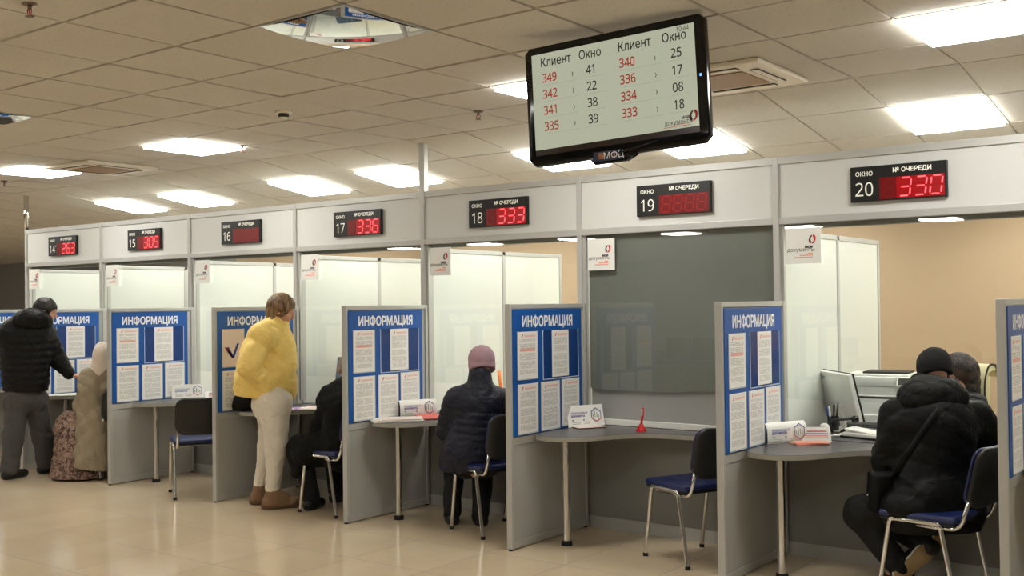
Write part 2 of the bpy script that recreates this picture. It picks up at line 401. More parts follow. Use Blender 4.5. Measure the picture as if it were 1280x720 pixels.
def glyph_mesh(body, bold, align):
    """outline of the lettering filled by winding number, one unit high, on the local x-y plane"""
    cu = bpy.data.curves.new('lettering', 'FONT'); cu.body = ''.join(chr(0x1D7E2+ord(c_)-48) if c_.isdigit() else c_ for c_ in body); cu.size = 1; cu.align_x = align
    cu.fill_mode = 'NONE'; cu.resolution_u = 3
    o = bpy.data.objects.new('tmp', cu); C.objects.link(o)
    bpy.context.view_layer.update()
    me = bpy.data.meshes.new_from_object(o.evaluated_get(bpy.context.evaluated_depsgraph_get()))
    bpy.data.objects.remove(o); bpy.data.curves.remove(cu)
    P = [v.co.xy.copy() for v in me.vertices]; nb_ = {}
    for e in me.edges:
        i, j = e.vertices; nb_.setdefault(i, []).append(j); nb_.setdefault(j, []).append(i)
    bpy.data.meshes.remove(me)
    seen = set(); loops = []
    for s0 in nb_:
        if s0 in seen: continue
        lp = [s0]; seen.add(s0); cur = s0
        while True:
            nx = [k for k in nb_[cur] if k not in seen]
            if not nx: break
            # keep the index order of the outline, so the winding is the font's own
            cur = min(nx, key=lambda k: (k != cur+1, k)); lp.append(cur); seen.add(cur)
        pts = []
        for k in lp:
            if not pts or (P[k]-pts[-1]).length > 1e-5: pts.append(P[k])
        if len(pts) > 2 and (pts[0]-pts[-1]).length < 1e-5: pts.pop()
        if len(pts) > 2: loops.append(pts)
    def area(l): return sum(l[i-1].x*l[i].y-l[i].x*l[i-1].y for i in range(len(l)))/2
    def wind(p):
        r = 0
        for l in loops:
            for i in range(len(l)):
                a_, b_ = l[i-1], l[i]
                if (a_.y > p.y) != (b_.y > p.y):
                    sd = (b_.x-a_.x)*(p.y-a_.y)-(p.x-a_.x)*(b_.y-a_.y)
                    if b_.y > a_.y and sd > 0: r += 1
                    elif b_.y < a_.y and sd < 0: r -= 1
        return r
    def outward(l):
        for i in range(len(l)):
            d = l[i]-l[i-1]
            if d.length < .004: continue
            n = Vector((d.y, -d.x)).normalized()*.002; m_ = (l[i]+l[i-1])/2+d*.013
            rgt, lft = wind(m_+n) != 0, wind(m_-n) != 0
            if rgt != lft: return -1 if rgt else 1
        return 1
    if bold:
        nl = []
        for l in loops:
            q = []; sg = outward(l)
            for i in range(len(l)):
                d1 = (l[i]-l[i-1]).normalized(); d2 = (l[(i+1) % len(l)]-l[i]).normalized()
                n1 = Vector((d1.y, -d1.x))*sg; n2 = Vector((d2.y, -d2.x))*sg; n = n1+n2
                n = n/max(.5, n.length_squared/2) if n.length > 1e-6 else n1
                q.append(l[i]+n*bold)
            nl.append(q)
        loops = nl
    V, E = [], []
    for l in loops:
        k = len(V); V += l; E += [(k+i, k+(i+1) % len(l)) for i in range(len(l))]
    v2, e2, f2, *_ = delaunay_2d_cdt(V, E, [], 0, 1e-6)
    tri = np.array([tuple(f) for f in f2]); A = np.array([tuple(p) for p in v2])
    cen = A[tri].mean(1); w = np.zeros(len(cen))
    for l in loops:
        L = np.array([tuple(p) for p in l]); M2 = np.roll(L, -1, 0)
        for (x0, y0), (x1, y1) in zip(L, M2):
            up_ = (y0 <= cen[:, 1]) & (y1 > cen[:, 1]); dn = (y0 > cen[:, 1]) & (y1 <= cen[:, 1])
            side = (x1-x0)*(cen[:, 1]-y0)-(cen[:, 0]-x0)*(y1-y0)
            w += (up_ & (side > 0)); w -= (dn & (side < 0))
    keep = tri[np.abs(w) > .5]
    out = bpy.data.meshes.new('lettering')
    out.from_pydata([(x, y, 0) for x, y in A], [], keep.tolist())
    bm = bmesh.new(); bm.from_mesh(out)
    bmesh.ops.delete(bm, geom=[v for v in bm.verts if not v.link_faces], context='VERTS')
    for f in bm.faces:
        if f.normal.z < 0: f.normal_flip()
    r = bmesh.ops.extrude_face_region(bm, geom=bm.faces[:])
    for v in r['geom']:
        if isinstance(v, bmesh.types.BMVert): v.co.z += .012
    bmesh.ops.recalc_face_normals(bm, faces=bm.faces[:])
    bm.to_mesh(out); bm.free()
    return out
def text(body, size, material, parent, loc, rot=(PI/2, 0, 0), bold=0., ax='CENTER', name='lettering', sx=1.):
    key = (body, bold, ax, material.name)
    if key not in TEXT:
        TEXT[key] = glyph_mesh(body, bold, ax); TEXT[key].materials.append(material)
    o = bpy.data.objects.new(name, TEXT[key]); C.objects.link(o)
    o.location = loc; o.rotation_euler = rot; o.scale = (size*sx, size, size*.1)
    if parent: o.parent = parent
    return o

# ================================================================== THE ROOM
def slope_z(y): return HC - max(0., y-FOLD)*math.tan(SL)
YSB = YB+.0
bm = nb(); box(bm, (X0, Y0, -.1), (X1, YB+.2, 0)); struct(obj('floor', bm, M['floor']), 'glossy beige tiled floor of the service hall')

LIGHTS_FLAT = [(-9, 3), (-5, 3), (1, 3), (5, 3), (-13, 3), (9, 3)] + [(-17, 3), (-21, 3)] + [(i, j) for j in (-3, -15) for i in (-21, -17, -13, -9, -5, -1, 3, 7)]
LIGHTS_BACK = [(i, 6) for i in (-11, -9, -6, -4, -1, 1, 4, 6, 9)] + [(i, 9) for i in (-14, -11, -9, -6, -4, -1, 1, 4, 6, 9)]
MIRRORS = [(1, 0), (-5, 0)]
CASS = [(-7.35, 3.9), (3.05, 4.1)]      # cassette centres in tile units
CASS_T = [(-8, 3), (-7, 3), (-8, 4), (-7, 4), (2, 3), (3, 3), (2, 4), (3, 4)]
skip = set(LIGHTS_FLAT) | set(MIRRORS)
def tile_box(bm, x, y, z0, tilt, s=.580, sloped=0.):
    a = s/2; tx, ty = tilt
    def P(dx, dy, dz):
        return (x+dx, y+dy, z0 + dz + dx*tx + dy*ty - dy*sloped)
    lo = [bm.verts.new(P(dx, dy, .004 if 0 else 0)) for dx, dy in ((-a, -a), (a, -a), (a, a), (-a, a))]
    hi = [bm.verts.new(P(dx, dy, .02)) for dx, dy in ((-a, -a), (a, -a), (a, a), (-a, a))]
    bm.faces.new(lo); bm.faces.new(hi[::-1])
    for i in range(4): bm.faces.new((lo[i], hi[i], hi[(i+1) % 4], lo[(i+1) % 4]))
bm = nb(); bb = nb()
i0, i1 = math.floor((X0-GX)/T), math.ceil((X1-GX)/T)
j0, j1 = math.floor((Y0-GY)/T), 5
for i in range(i0, i1):
    for j in range(j0, j1):
        if (i, j) in skip: continue
        tile_box(bm, GX+(i+.5)*T, GY+(j+.5)*T, HC, (random.gauss(0, .0045), random.gauss(0, .0045)))
cz, sz = math.cos(SL), math.sin(SL)
back_skip = set(LIGHTS_BACK)
for i in range(i0, i1):
    for j in range(5, 11):
        if (i, j) in back_skip: continue
        d = (j-5+.5)*T
        tile_box(bm, GX+(i+.5)*T, FOLD+d*cz, HC-d*sz, (random.gauss(0, .003), random.gauss(0, .003)), .580, math.tan(SL))
struct(obj('ceiling', bm, M['ceil']), 'suspended ceiling of square mineral tiles')
# the metal grid that carries the tiles
for i in range(i0, i1+1):
    x = GX+i*T; box(bb, (x-.012, GY+j0*T, HC+.010), (x+.012, FOLD, HC+.03))
    b2 = nb(); box(b2, (x-.012, 0, .010), (x+.012, 3.6, .03))
    xform(b2, Matrix.Translation((0, FOLD, HC)) @ Matrix.Rotation(-SL, 4, 'X'))
    tmp = bpy.data.meshes.new('t'); b2.to_mesh(tmp); b2.free(); bb.from_mesh(tmp); bpy.data.meshes.remove(tmp)
for j in range(j0, j1+1):
    y = GY+j*T; box(bb, (X0, y-.012, HC+.010), (X1, y+.012, HC+.03))
for j in range(6, 12):
    d = (j-5)*T; y = FOLD+d*cz; z = HC-d*sz
    box(bb, (X0, y-.012, z+.010), (X1, y+.012, z+.03))
struct(obj('ceiling', bb, M['tbar']), 'metal grid bars between the ceiling tiles')
bm = nb(); box(bm, (X0, Y0, HC+.09), (X1, YB+.2, HC+.2)); struct(obj('ceiling', bm, M['void']), 'dark void above the tiles')

def wallbox(name, a, b, mt, label): struct(obj(name, bx(a, b), mt), label)
wallbox('wall_left', (X0-.15, Y0, 0), (X0, YB+.2, HC+.1), M['grey_wall'], 'grey far wall at the left end of the hall')
wallbox('wall_back', (-12.2, YB, 0), (X1, YB+.15, HC+.1), M['beige_wall'], 'beige wall behind the staff desks')
wallbox('wall_end', (X0, YB, 0), (-12.2, YB+.15, HC+.1), M['grey_wall'], 'grey wall beyond the left end of the counter')
wallbox('wall_right', (X1, Y0, 0), (X1+.15, YB+.2, HC+.1), M['hall_wall'], 'right wall of the hall')
wallbox('wall_front', (X0, Y0-.15, 0), (X1, Y0, HC+.1), M['hall_wall'], 'wall behind the waiting area')

# ------------------------------------------------------------------ the counter front: windows, posts, rails
Z_TOP, Z_F1, Z_F0, Z_G1, Z_GB = 2.50, 2.452, 2.118, 2.073, .975
for k in range(len(XM)-1):
    x0, x1 = XM[k]+.02, XM[k+1]-.02
    n = WIN[k]
    wd = sempty('window_%d' % n, ((x0+x1)/2, YF, 0), 'service window %d with fascia panel above clear glass' % n)
    L = x0-(x0+x1)/2; R = -L
    obj('fascia_panel', bx((L, -.006, Z_F0), (R, .014, Z_F1)), M['fascia'], wd)
    obj('glass_pane', bx((L, .012, Z_GB), (R, .018, Z_G1)), M['glass'], wd)
    obj('apron_panel', bx((L, .0, .08), (R, .016, .70)), M['apron_shaded'], wd)
    obj('plinth', bx((L, -.004, .0), (R, .02, .08)), M['alu'], wd)
    obj('blind_box', bx((L, .03, 2.045), (R, .10, 2.115)), M['blind'], wd)
    obj('side_channel', bx((L+.0, .002, .76), (L+.022, .03, Z_G1)), M['alu'], wd)
    if n == 19:
        b = nb(); N = 40                                       # roller blind with a wavy lower edge
        for i in range(N):
            xa, xb = L+.03+(R-L-.03)*i/N, L+.03+(R-L-.03)*(i+1)/N
            za, zb = [.985-.012*math.sin(q*7.)-.006*math.sin(q*17) - .012*q for q in (i/N, (i+1)/N)]
            vs = [b.verts.new(p) for p in ((xa, .032, za), (xb, .032, zb), (xb, .032, 2.05), (xa, .032, 2.05))]; b.faces.new(vs)
        bmesh.ops.remove_doubles(b, verts=b.verts, dist=1e-5)
        bmesh.ops.solidify(b, geom=b.faces[:], thickness=.003)
        obj('roller_blind', b, M['blind'], wd)
        obj('lower_screen', bx((L+.03, .05, .772), (R, .056, 1.06)), M['blind_low'], wd)
        obj('bottom_rail', bx((L, .0, .732), (R, .03, .772), .003), M['white'], wd)
t = 0
for k, x in enumerate(XM):
    t += 1
    b = nb(); box(b, (x-.02, YF-.022, .0), (x+.02, YF+.03, Z_TOP), .003)
    struct(obj('trim_%d' % t, b, M['alu']), 'upright aluminium post of the counter front')
for z0, z1 in ((Z_F1, Z_TOP), (Z_G1, Z_F0)):
    t += 1
    struct(obj('trim_%d' % t, bx((XM[0]-.02, YF-.018, z0), (XM[-1]+.02, YF+.03, z1), .004), M['alu']), 'long aluminium rail along the fascia')
t += 1
struct(obj('trim_%d' % t, tube(nb(), [(XM[0]-.02, YF, 2.49), (XM[0]-.02, YF, slope_z(YF)+.01)], .028, 16), M['chrome'], smooth=True), 'round steel pole from the fascia end to the ceiling')
t += 1
struct(obj('trim_%d' % t, bx((XM[4]-.028, YF-.024, 2.40), (XM[4]+.028, YF+.03, slope_z(YF)+.01), .004), M['alu']), 'square aluminium pole from the fascia to the ceiling')
# white partitions between the staff places
for k, x in enumerate(XM):
    y0, y1 = YF+.05, 8.31
    e = sempty('partition', (x, y0, 0), 'white partition between two staff places')
    LY = y1-y0
    for a, b_ in ((0.02, .965), (1.005, LY-.03)):
        obj('panel', bx((-.012, a, .05), (.012, b_, 2.015)), M['white_lam'], e)
    for yy in (.0, .965, LY-.03):
        obj('post', bx((-.02, yy, 0), (.02, yy+.04, 2.05), .003), M['alu'], e)
    obj('top_rail', bx((-.02, .04, 2.015), (.02, LY-.03, 2.05), .003), M['alu'], e)

# ================================================================== CEILING FITTINGS
FB = {}
def ceiling_lamp(x, y, z, rotx, label, mt):
    o = thing('ceiling_light', label, 'ceiling light', (x, y, z), 0, 'square LED ceiling panels'); o.rotation_euler = (rotx, 0, 0)
    key = mt.name
    if key not in FB:
        d = bx((-.283, -.283, -.030), (.283, .283, .004), .004); a = obj('diffuser', d, mt, o)  # drop below the ceiling added so the glowing sides brighten the tiles around
        b = nb()
        for s in (-1, 1):
            box(b, (-.2965, s*.29-.0065, -.006), (.2965, s*.29+.0065, .02)); box(b, (s*.29-.0065, -.2835, -.006), (s*.29+.0065, .2835, .02))
        f = obj('frame', b, M['white'], o); FB[key] = (a, f)
    else:
        for q in FB[key]:
            c = q.copy(); C.objects.link(c); c.parent = o
    return o
flat_lab = {(-9, 3): 'glowing square ceiling panel at the left edge, beyond the left air conditioner', (-5, 3): 'glowing square ceiling panel in front of the smoke detector, left part of the ceiling',
            (1, 3): 'glowing square ceiling panel partly hidden behind the left side of the television', (5, 3): 'largest glowing square ceiling panel, above window 20 at the top right'}
for i, j in LIGHTS_FLAT:
    ceiling_lamp(GX+(i+.5)*T, GY+(j+.5)*T, HC+.002, 0, flat_lab.get((i, j), 'square LED panel lighting the waiting hall'), M['lamp'])
back_lab = {-11: 'small glowing ceiling panel above the fascia of windows 14 and 15', -9: 'small glowing ceiling panel above the fascia of window 15 and 16', -6: 'glowing ceiling panel above the display reading 17 and 336, left of the square pole',
            -4: 'glowing ceiling panel crossed by the square pole of the fascia', -1: 'glowing ceiling panel seen below the left half of the television', 1: 'glowing ceiling panel seen below the right corner of the television', 4: 'glowing ceiling panel directly over the display reading 20 and 330'}
for i, j in LIGHTS_BACK:
    d = (j-5+.5)*T
    ceiling_lamp(GX+(i+.5)*T, FOLD+d*cz, HC-d*sz+.002, -SL, back_lab[i] if (j == 6 and i in back_lab) else 'square LED panel lighting the staff side', M['lamp_back'])

def dome_mirror(i, j, label):
    o = thing('dome_mirror', label, 'mirror', (GX+(i+.5)*T, GY+(j+.5)*T, HC))
    b = nb(); N = 24; V = {}
    for a in range(N+1):
        for c in range(N+1):
            u, v = a/N*2-1, c/N*2-1
            h = .022*(1-(u*u+v*v)/2)
            V[a, c] = b.verts.new((u*.282, v*.282, -h))
    for a in range(N):
        for c in range(N): b.faces.new((V[a, c], V[a, c+1], V[a+1, c+1], V[a+1, c]))
    obj('mirror_bowl', b, M['mirror'], o, True)
    b = nb()
    for s in (-1, 1):
        box(b, (-.297, s*.289-.007, -.004), (.297, s*.289+.007, .015)); box(b, (s*.289-.007, -.282, -.004), (s*.289+.007, .282, .015))
    obj('frame', b, M['alu'], o)
dome_mirror(1, 0, 'square bulging mirror in the ceiling reflecting a red number')
dome_mirror(-5, 0, 'small visible corner of a mirrored ceiling square at the left edge')

def cassette(u, v, label):
    o = thing('ceiling_air_conditioner', label, 'air conditioner', (GX+u*T, GY+v*T, HC))
    b = nb(); w = .36
    prism(b, [(-w, -w), (w, -w), (w, w), (-w, w)], -.028, -.001, .008); obj('fascia', b, M['offwhite'], o)
    obj('intake_grille', bx((-.19, -.19, -.034), (.19, .19, -.028), .002), M['grille'], o)
    for a in range(4):
        q = bx((-.20, -.29, -.0315), (.20, -.235, -.0275)); xform(q, Matrix.Rotation(a*PI/2, 4, 'Z')); s = obj('air_slot', q, M['dark_slot'], o)
        q = bx((-.195, -.283, -.036), (.195, -.246, -.0315), .002); xform(q, Matrix.Rotation(a*PI/2, 4, 'Z')); obj('louvre', q, M['offwhite'], s)
cassette(*CASS[0], 'square ceiling air conditioner at the left, between the far lights')
cassette(*CASS[1], 'square ceiling air conditioner partly hidden behind the right side of the television')

def sprinkler(u, v, label):
    o = thing('fire_sprinkler', label, 'sprinkler', (GX+u*T, GY+v*T, HC), 0, 'fire sprinklers in the ceiling')
    obj('rosette', lathe(nb(), [(.034, 0), (.032, -.006), (.012, -.010)], 20), M['sprinkler'], o, True)
    b = nb(); lathe(b, [(.010, -.008), (.010, -.022), (.006, -.024)], 12)
    for s in (-1, 1): tube(b, [(s*.010, 0, -.022), (s*.017, 0, -.034), (s*.013, 0, -.048), (0, 0, -.055)], .0025, 6)
    obj('yoke', b, M['sprinkler'], o, True)
    obj('bulb', lathe(nb(), [(.002, -.024), (.0035, -.030), (.0035, -.044), (.002, -.05)], 8), M['red_pl'], o, True)
    obj('deflector', lathe(nb(), [(.019, -.055), (.019, -.058)], 16), M['sprinkler'], o)
sprinkler(.27, -1.42, 'fire sprinkler with a red bulb at the top left corner')
sprinkler(.04, 4.0, 'fire sprinkler in the ceiling left of the television')
sprinkler(-3.98, 3.9, 'fire sprinkler beside the glowing panel left of the smoke detector')
sprinkler(-10.2, 3.84, 'fire sprinkler at the far left edge of the ceiling')
def smoke(u, v, label):
    o = thing('smoke_detector', label, 'smoke detector', (GX+u*T, GY+v*T, HC))
    obj('base', lathe(nb(), [(.058, 0), (.058, -.010), (.050, -.016)], 28), M['offwhite'], o, math.radians(40))
    obj('chamber', lathe(nb(), [(.036, -.016), (.036, -.034), (.028, -.042)], 20), M['dark_slot'], o, math.radians(40))
    obj('cap', lathe(nb(), [(.030, -.040), (.026, -.046)], 20), M['offwhite'], o, math.radians(40))
smoke(-1.63, 2.58, 'round smoke detector on the ceiling above windows 16 and 17')

# ================================================================== TELEVISION
def emblem(parent, loc, rot, s, name='emblem'):
    """the curled red and brown mark of the information sheets"""
    e = []
    for cols, a0, a1, sh in ((M['logo_r'], -100, 75, 1), (M['logo_k'], 95, 245, 1)):
        b = nb(); N = 14; out = []; inn = []
        for i in range(N+1):
            a = math.radians(a0+(a1-a0)*i/N)
            ro = .5*(1+.25*math.cos(a-math.radians(45))**2); ri = .30-.0*i
            wv = math.sin(PI*i/N)*.12
            out.append((math.cos(a)*ro*.78, math.sin(a)*ro)); inn.append((math.cos(a)*(ri-wv*.3)*.75, math.sin(a)*(ri+.05-wv*.3)))
        prism(b, [(x*s, y*s) for x, y in out+inn[::-1]], 0, .0006)
        o = obj(name, b, cols, parent, loc=loc, rot=rot)
    return e
tv = thing('wall_television', 'black flat television hung from the ceiling showing queue numbers in two columns', 'television', (-2.588, 4.244, 2.5737))
tv.name = 'ceiling_television'
tv.rotation_euler = (Matrix.Rotation(math.radians(6.1), 3, 'Z') @ Matrix.Rotation(math.radians(-1.3), 3, 'X') @ Matrix.Rotation(math.radians(-3.0), 3, 'Y')).to_euler()
tv.scale = (1.0965,)*3
TW, TH = .85, .5355
b = nb(); prism(b, [(x, z) for x, z in [(-TW/2, -TH/2+.03), (-TW/2+.03, -TH/2), (TW/2-.03, -TH/2), (TW/2, -TH/2+.03), (TW/2, TH/2-.025), (TW/2-.025, TH/2), (-TW/2+.025, TH/2), (-TW/2, TH/2-.025)]], -.0, .05, .012)
xform(b, Matrix.Rotation(PI/2, 4, 'X') @ Matrix.Translation((0, 0, -.05)))
obj('case', b, M['black_gl'], tv, math.radians(30))
b = nb(); prism(b, [(-.24, -.16), (.24, -.16), (.24, .16), (-.24, .16)], 0, .05, .015); xform(b, Matrix.Translation((0, .09, 0)) @ Matrix.Rotation(PI/2, 4, 'X')); obj('back_bulge', b, M['black_pl'], tv)
sx0, sx1, sz0, sz1 = -.385, .380, -.197, .230
scr = obj('screen', bx((sx0, -.004, sz0), (sx1, -.001, sz1)), M['screen'], tv)
obj('lower_bezel_strip', bx((sx0, -.0035, sz0-.026), (sx1, -.001, sz0-.001)), M['dark_red_bez'], tv)
b = nb(); prism(b, [(-.13, -.262), (-.10, -.298), (.055, -.298), (.095, -.27), (.16, -.262)], 0, .03, .006); xform(b, Matrix.Translation((0, .02, 0)) @ Matrix.Rotation(PI/2, 4, 'X')); obj('lip', b, M['black_gl'], tv, math.radians(30))
pl = obj('sticker', bx((-.10, -.0125, -.288), (.03, -.0108, -.246)), mat('sticker_navy', (.10, .15, .27), .4), tv)
text('МФЦ', .040, M['letter_w'], pl, (-.005, -.013, -.281), name='lettering')
obj('square_mark', bx((-.075, -.0135, -.278), (-.052, -.0125, -.252)), mat('sticker_orange', (.65, .42, .22), .4), pl)
obj('power_light', bx((.393, -.003, .005), (.402, .0005, .016)), mat('indicator', (.5, .75, .95), .3, emit=(.5, .75, 1.), es=1.), tv)
b = nb(); tube(b, fillet([(.02, -.014, -.262), (.10, -.02, -.252), (.20, -.016, -.236)], .05), .004, 8); obj('cable', b, M['black_gl'], tv, True)
rows = [('349', '41', '340', '25'), ('342', '22', '336', '17'), ('341', '38', '334', '08'), ('335', '39', '333', '18')]
M['tv_k'] = mat('tv_dark_letters', (.05, .05, .05), .3, emit=(.10, .09, .085), es=.8)
M['tv_r'] = mat('tv_red_letters', (.1, .02, .02), .3, emit=(.66, .17, .13), es=.8)
def TX(body, u, v, size, mt, bold=.0, sx=.82):
    return text(body, size, mt, scr, (sx0+(sx1-sx0)*u, -.0046, sz1-(sz1-sz0)*v-size*.36), bold=bold, sx=sx)
M['rule'] = mat('rule_line', (.05, .05, .05), .5, emit=(.62, .64, .57), es=.8)
for u, wd_ in ((.156, 'Клиент'), (.377, 'Окно'), (.65, 'Клиент'), (.885, 'Окно')): TX(wd_, u, .094, .054, M['tv_k'], .010)
for r, (a, b_, c, d) in enumerate(rows):
    v = .258+.169*r
    TX(a, .112, v, .053, M['tv_r'], .014); TX('›', .262, v, .045, M['tv_k']); TX(b_, .380, v, .053, M['tv_k'], .012)
    TX(c, .602, v, .053, M['tv_r'], .014); TX('›', .768, v, .045, M['tv_k']); TX(d, .893, v, .053, M['tv_k'], .012)
    for u0, u1 in ((.07, .29), (.33, .46), (.56, .80), (.84, .96)):
        z = sz1-(sz1-sz0)*(v+.078); ww = sx1-sx0
        obj('rule_line', bx((sx0+ww*u0, -.0046, z), (sx0+ww*u1, -.0039, z+.0014)), M['rule'], scr)
TX('10:44', .935, .035, .028, M['tv_k'])
TX('мои', .925, .895, .022, M['tv_k'], .03); TX('документы', .885, .935, .028, M['tv_k'])
for u0, u1, v in ((.86, .955, .962), (.80, .955, .98)):
    z = sz1-(sz1-sz0)*v; ww = sx1-sx0
    obj('rule_line', bx((sx0+ww*u0, -.0046, z), (sx0+ww*u1, -.004, z+.0022)), M['tv_r'], scr)
emblem(scr, (sx0+(sx1-sx0)*.972, -.0045, sz1-(sz1-sz0)*.895), (PI/2, 0, 0), .042)
b = nb(); tube(b, fillet([(0, .12, .02), (0, .262, .02), (.0, .262, .298)], .04), .018, 12); mp = obj('mount_pole', b, M['black_pl'], tv, True)

# ================================================================== QUEUE NUMBER DISPLAYS on the fascia
SEG = {'0': 'abcdef', '1': 'bc', '2': 'abged', '3': 'abgcd', '5': 'afgcd', '6': 'afgedc', '8': 'abcdefg'}
def digit(parent, ch, x, mt, w=.062, h=.105, y=-.0335, z=-.085, name='digit'):
    b = nb(); t_ = .0085; sh = .12
    segs = {'a': ((0, h), (w, h)), 'b': ((w, h), (w, h/2)), 'c': ((w, h/2), (w, 0)), 'd': ((0, 0), (w, 0)), 'e': ((0, 0), (0, h/2)), 'f': ((0, h/2), (0, h)), 'g': ((0, h/2), (w, h/2))}
    for s in SEG[ch]:
        (xa, za), (xb, zb) = segs[s]
        if za == zb: q = [(xa+.007, za), (xa+.012, za+t_/2), (xb-.012, za+t_/2), (xb-.007, za), (xb-.012, za-t_/2), (xa+.012, za-t_/2)]
        else:
            lo, hi = min(za, zb), max(za, zb)
            q = [(xa, lo+.006), (xa+t_/2, lo+.011), (xa+t_/2, hi-.011), (xa, hi-.006), (xa-t_/2, hi-.011), (xa-t_/2, lo+.011)]
        q = [(px+pz*sh, pz) for px, pz in q]
        prism(b, q, 0, .001)
    xform(b, Matrix.Translation((x, y, z)) @ Matrix.Rotation(PI/2, 4, 'X'))
    return obj(name, b, mt, parent)
NUM = {14: '263', 15: '305', 16: None, 17: '336', 18: '333', 19: 'dim', 20: '330'}
DX = {14: -11.234, 15: -9.714, 16: -8.195, 17: -6.676, 18: -5.180, 19: -3.689, 20: -2.204}
for n, val in NUM.items():
    lab = 'black electronic sign over window %d, ' % n + ({None: 'with an empty dark red panel', 'dim': 'with four unlit red digits'}.get(val, 'red digits reading %s' % val))
    d = thing('queue_display', lab, 'number display', (DX[n]+.279, YF-.008, 2.285), 0, 'queue number displays on the fascia')
    obj('case', bx((-.279, -.03, -.105), (.279, 0, .105), .003), M['black_pl'], d)
    f = obj('digit_window', bx((-.105, -.032, -.098), (.268, -.029, .030)), M['led_off'], d)
    text('ОКНО', .036, M['display_text'], d, (-.195, -.0315, .048), bold=.02)
    text('№ ОЧЕРЕДИ', .036, M['display_text'], d, (.085, -.0315, .058), bold=.03)
    text(str(n), .112, M['display_text'], d, (-.195, -.0315, -.072), sx=.9)
    if val == 'dim':
        for k in range(4): digit(f, '8', -.085+.088*k, M['led_dim'])
    elif val:
        digit(f, '8', -.085, mat('faint_segment', (.42, .04, .05), .4, emit=(.42, .03, .03), es=.35) if 'faint_segment' not in bpy.data.materials else bpy.data.materials['faint_segment'])
        obj('halo_panel', bx((-.005, -.0328, -.096), (.266, -.0318, .028)), M['led_halo'], f)  # glowing sheet added behind the digits to imitate their halo
        for k, ch in enumerate(val): digit(f, ch, .008+.088*k, M['led_on'])
    if n == 14: obj('indicator_dot', lathe(nb(), [(.006, -.001), (.006, .001)], 10), M['display_text'], d, loc=(-.118, -.033, .0), rot=(PI/2, 0, 0))

# ================================================================== LOGO SHEETS hung on the glass
LX = {14: (-11.700, -11.478), 15: (-10.156, -9.93), 16: (-8.63, -8.415), 17: (-7.122, -6.90), 18: (-5.606, -5.394), 19: (-4.112, -3.889), 20: (-2.632, -2.403)}
for n, (xa, xb) in LX.items():
    o = thing('logo_sheet', 'small white logo sheet hanging on the glass at the upper left of window %d' % n, 'sign', (xa, YF-.004, 1.822), 0, 'logo sheets on the window glass')
    W_ = xb-xa; H_ = .222
    p = obj('sheet', bx((0, -.004, 0), (W_, 0, H_)), M['white'], o)
    text('мои', .026, M['letter_k'], o, (W_*.66, -.0046, .096), bold=.05)
    text('документы', .033, M['letter_k'], o, (W_*.44, -.0046, .076))
    for k, (u0, u1) in enumerate(((.62, .77), (.40, .77), (.26, .77))):
        obj('red_line', bx((W_*u0, -.0046, .060-.012*k), (W_*u1, -.004, .066-.012*k)), M['logo_o'], o)
    emblem(o, (W_*.76, -.0046, .150), (PI/2, 0, 0), .050)

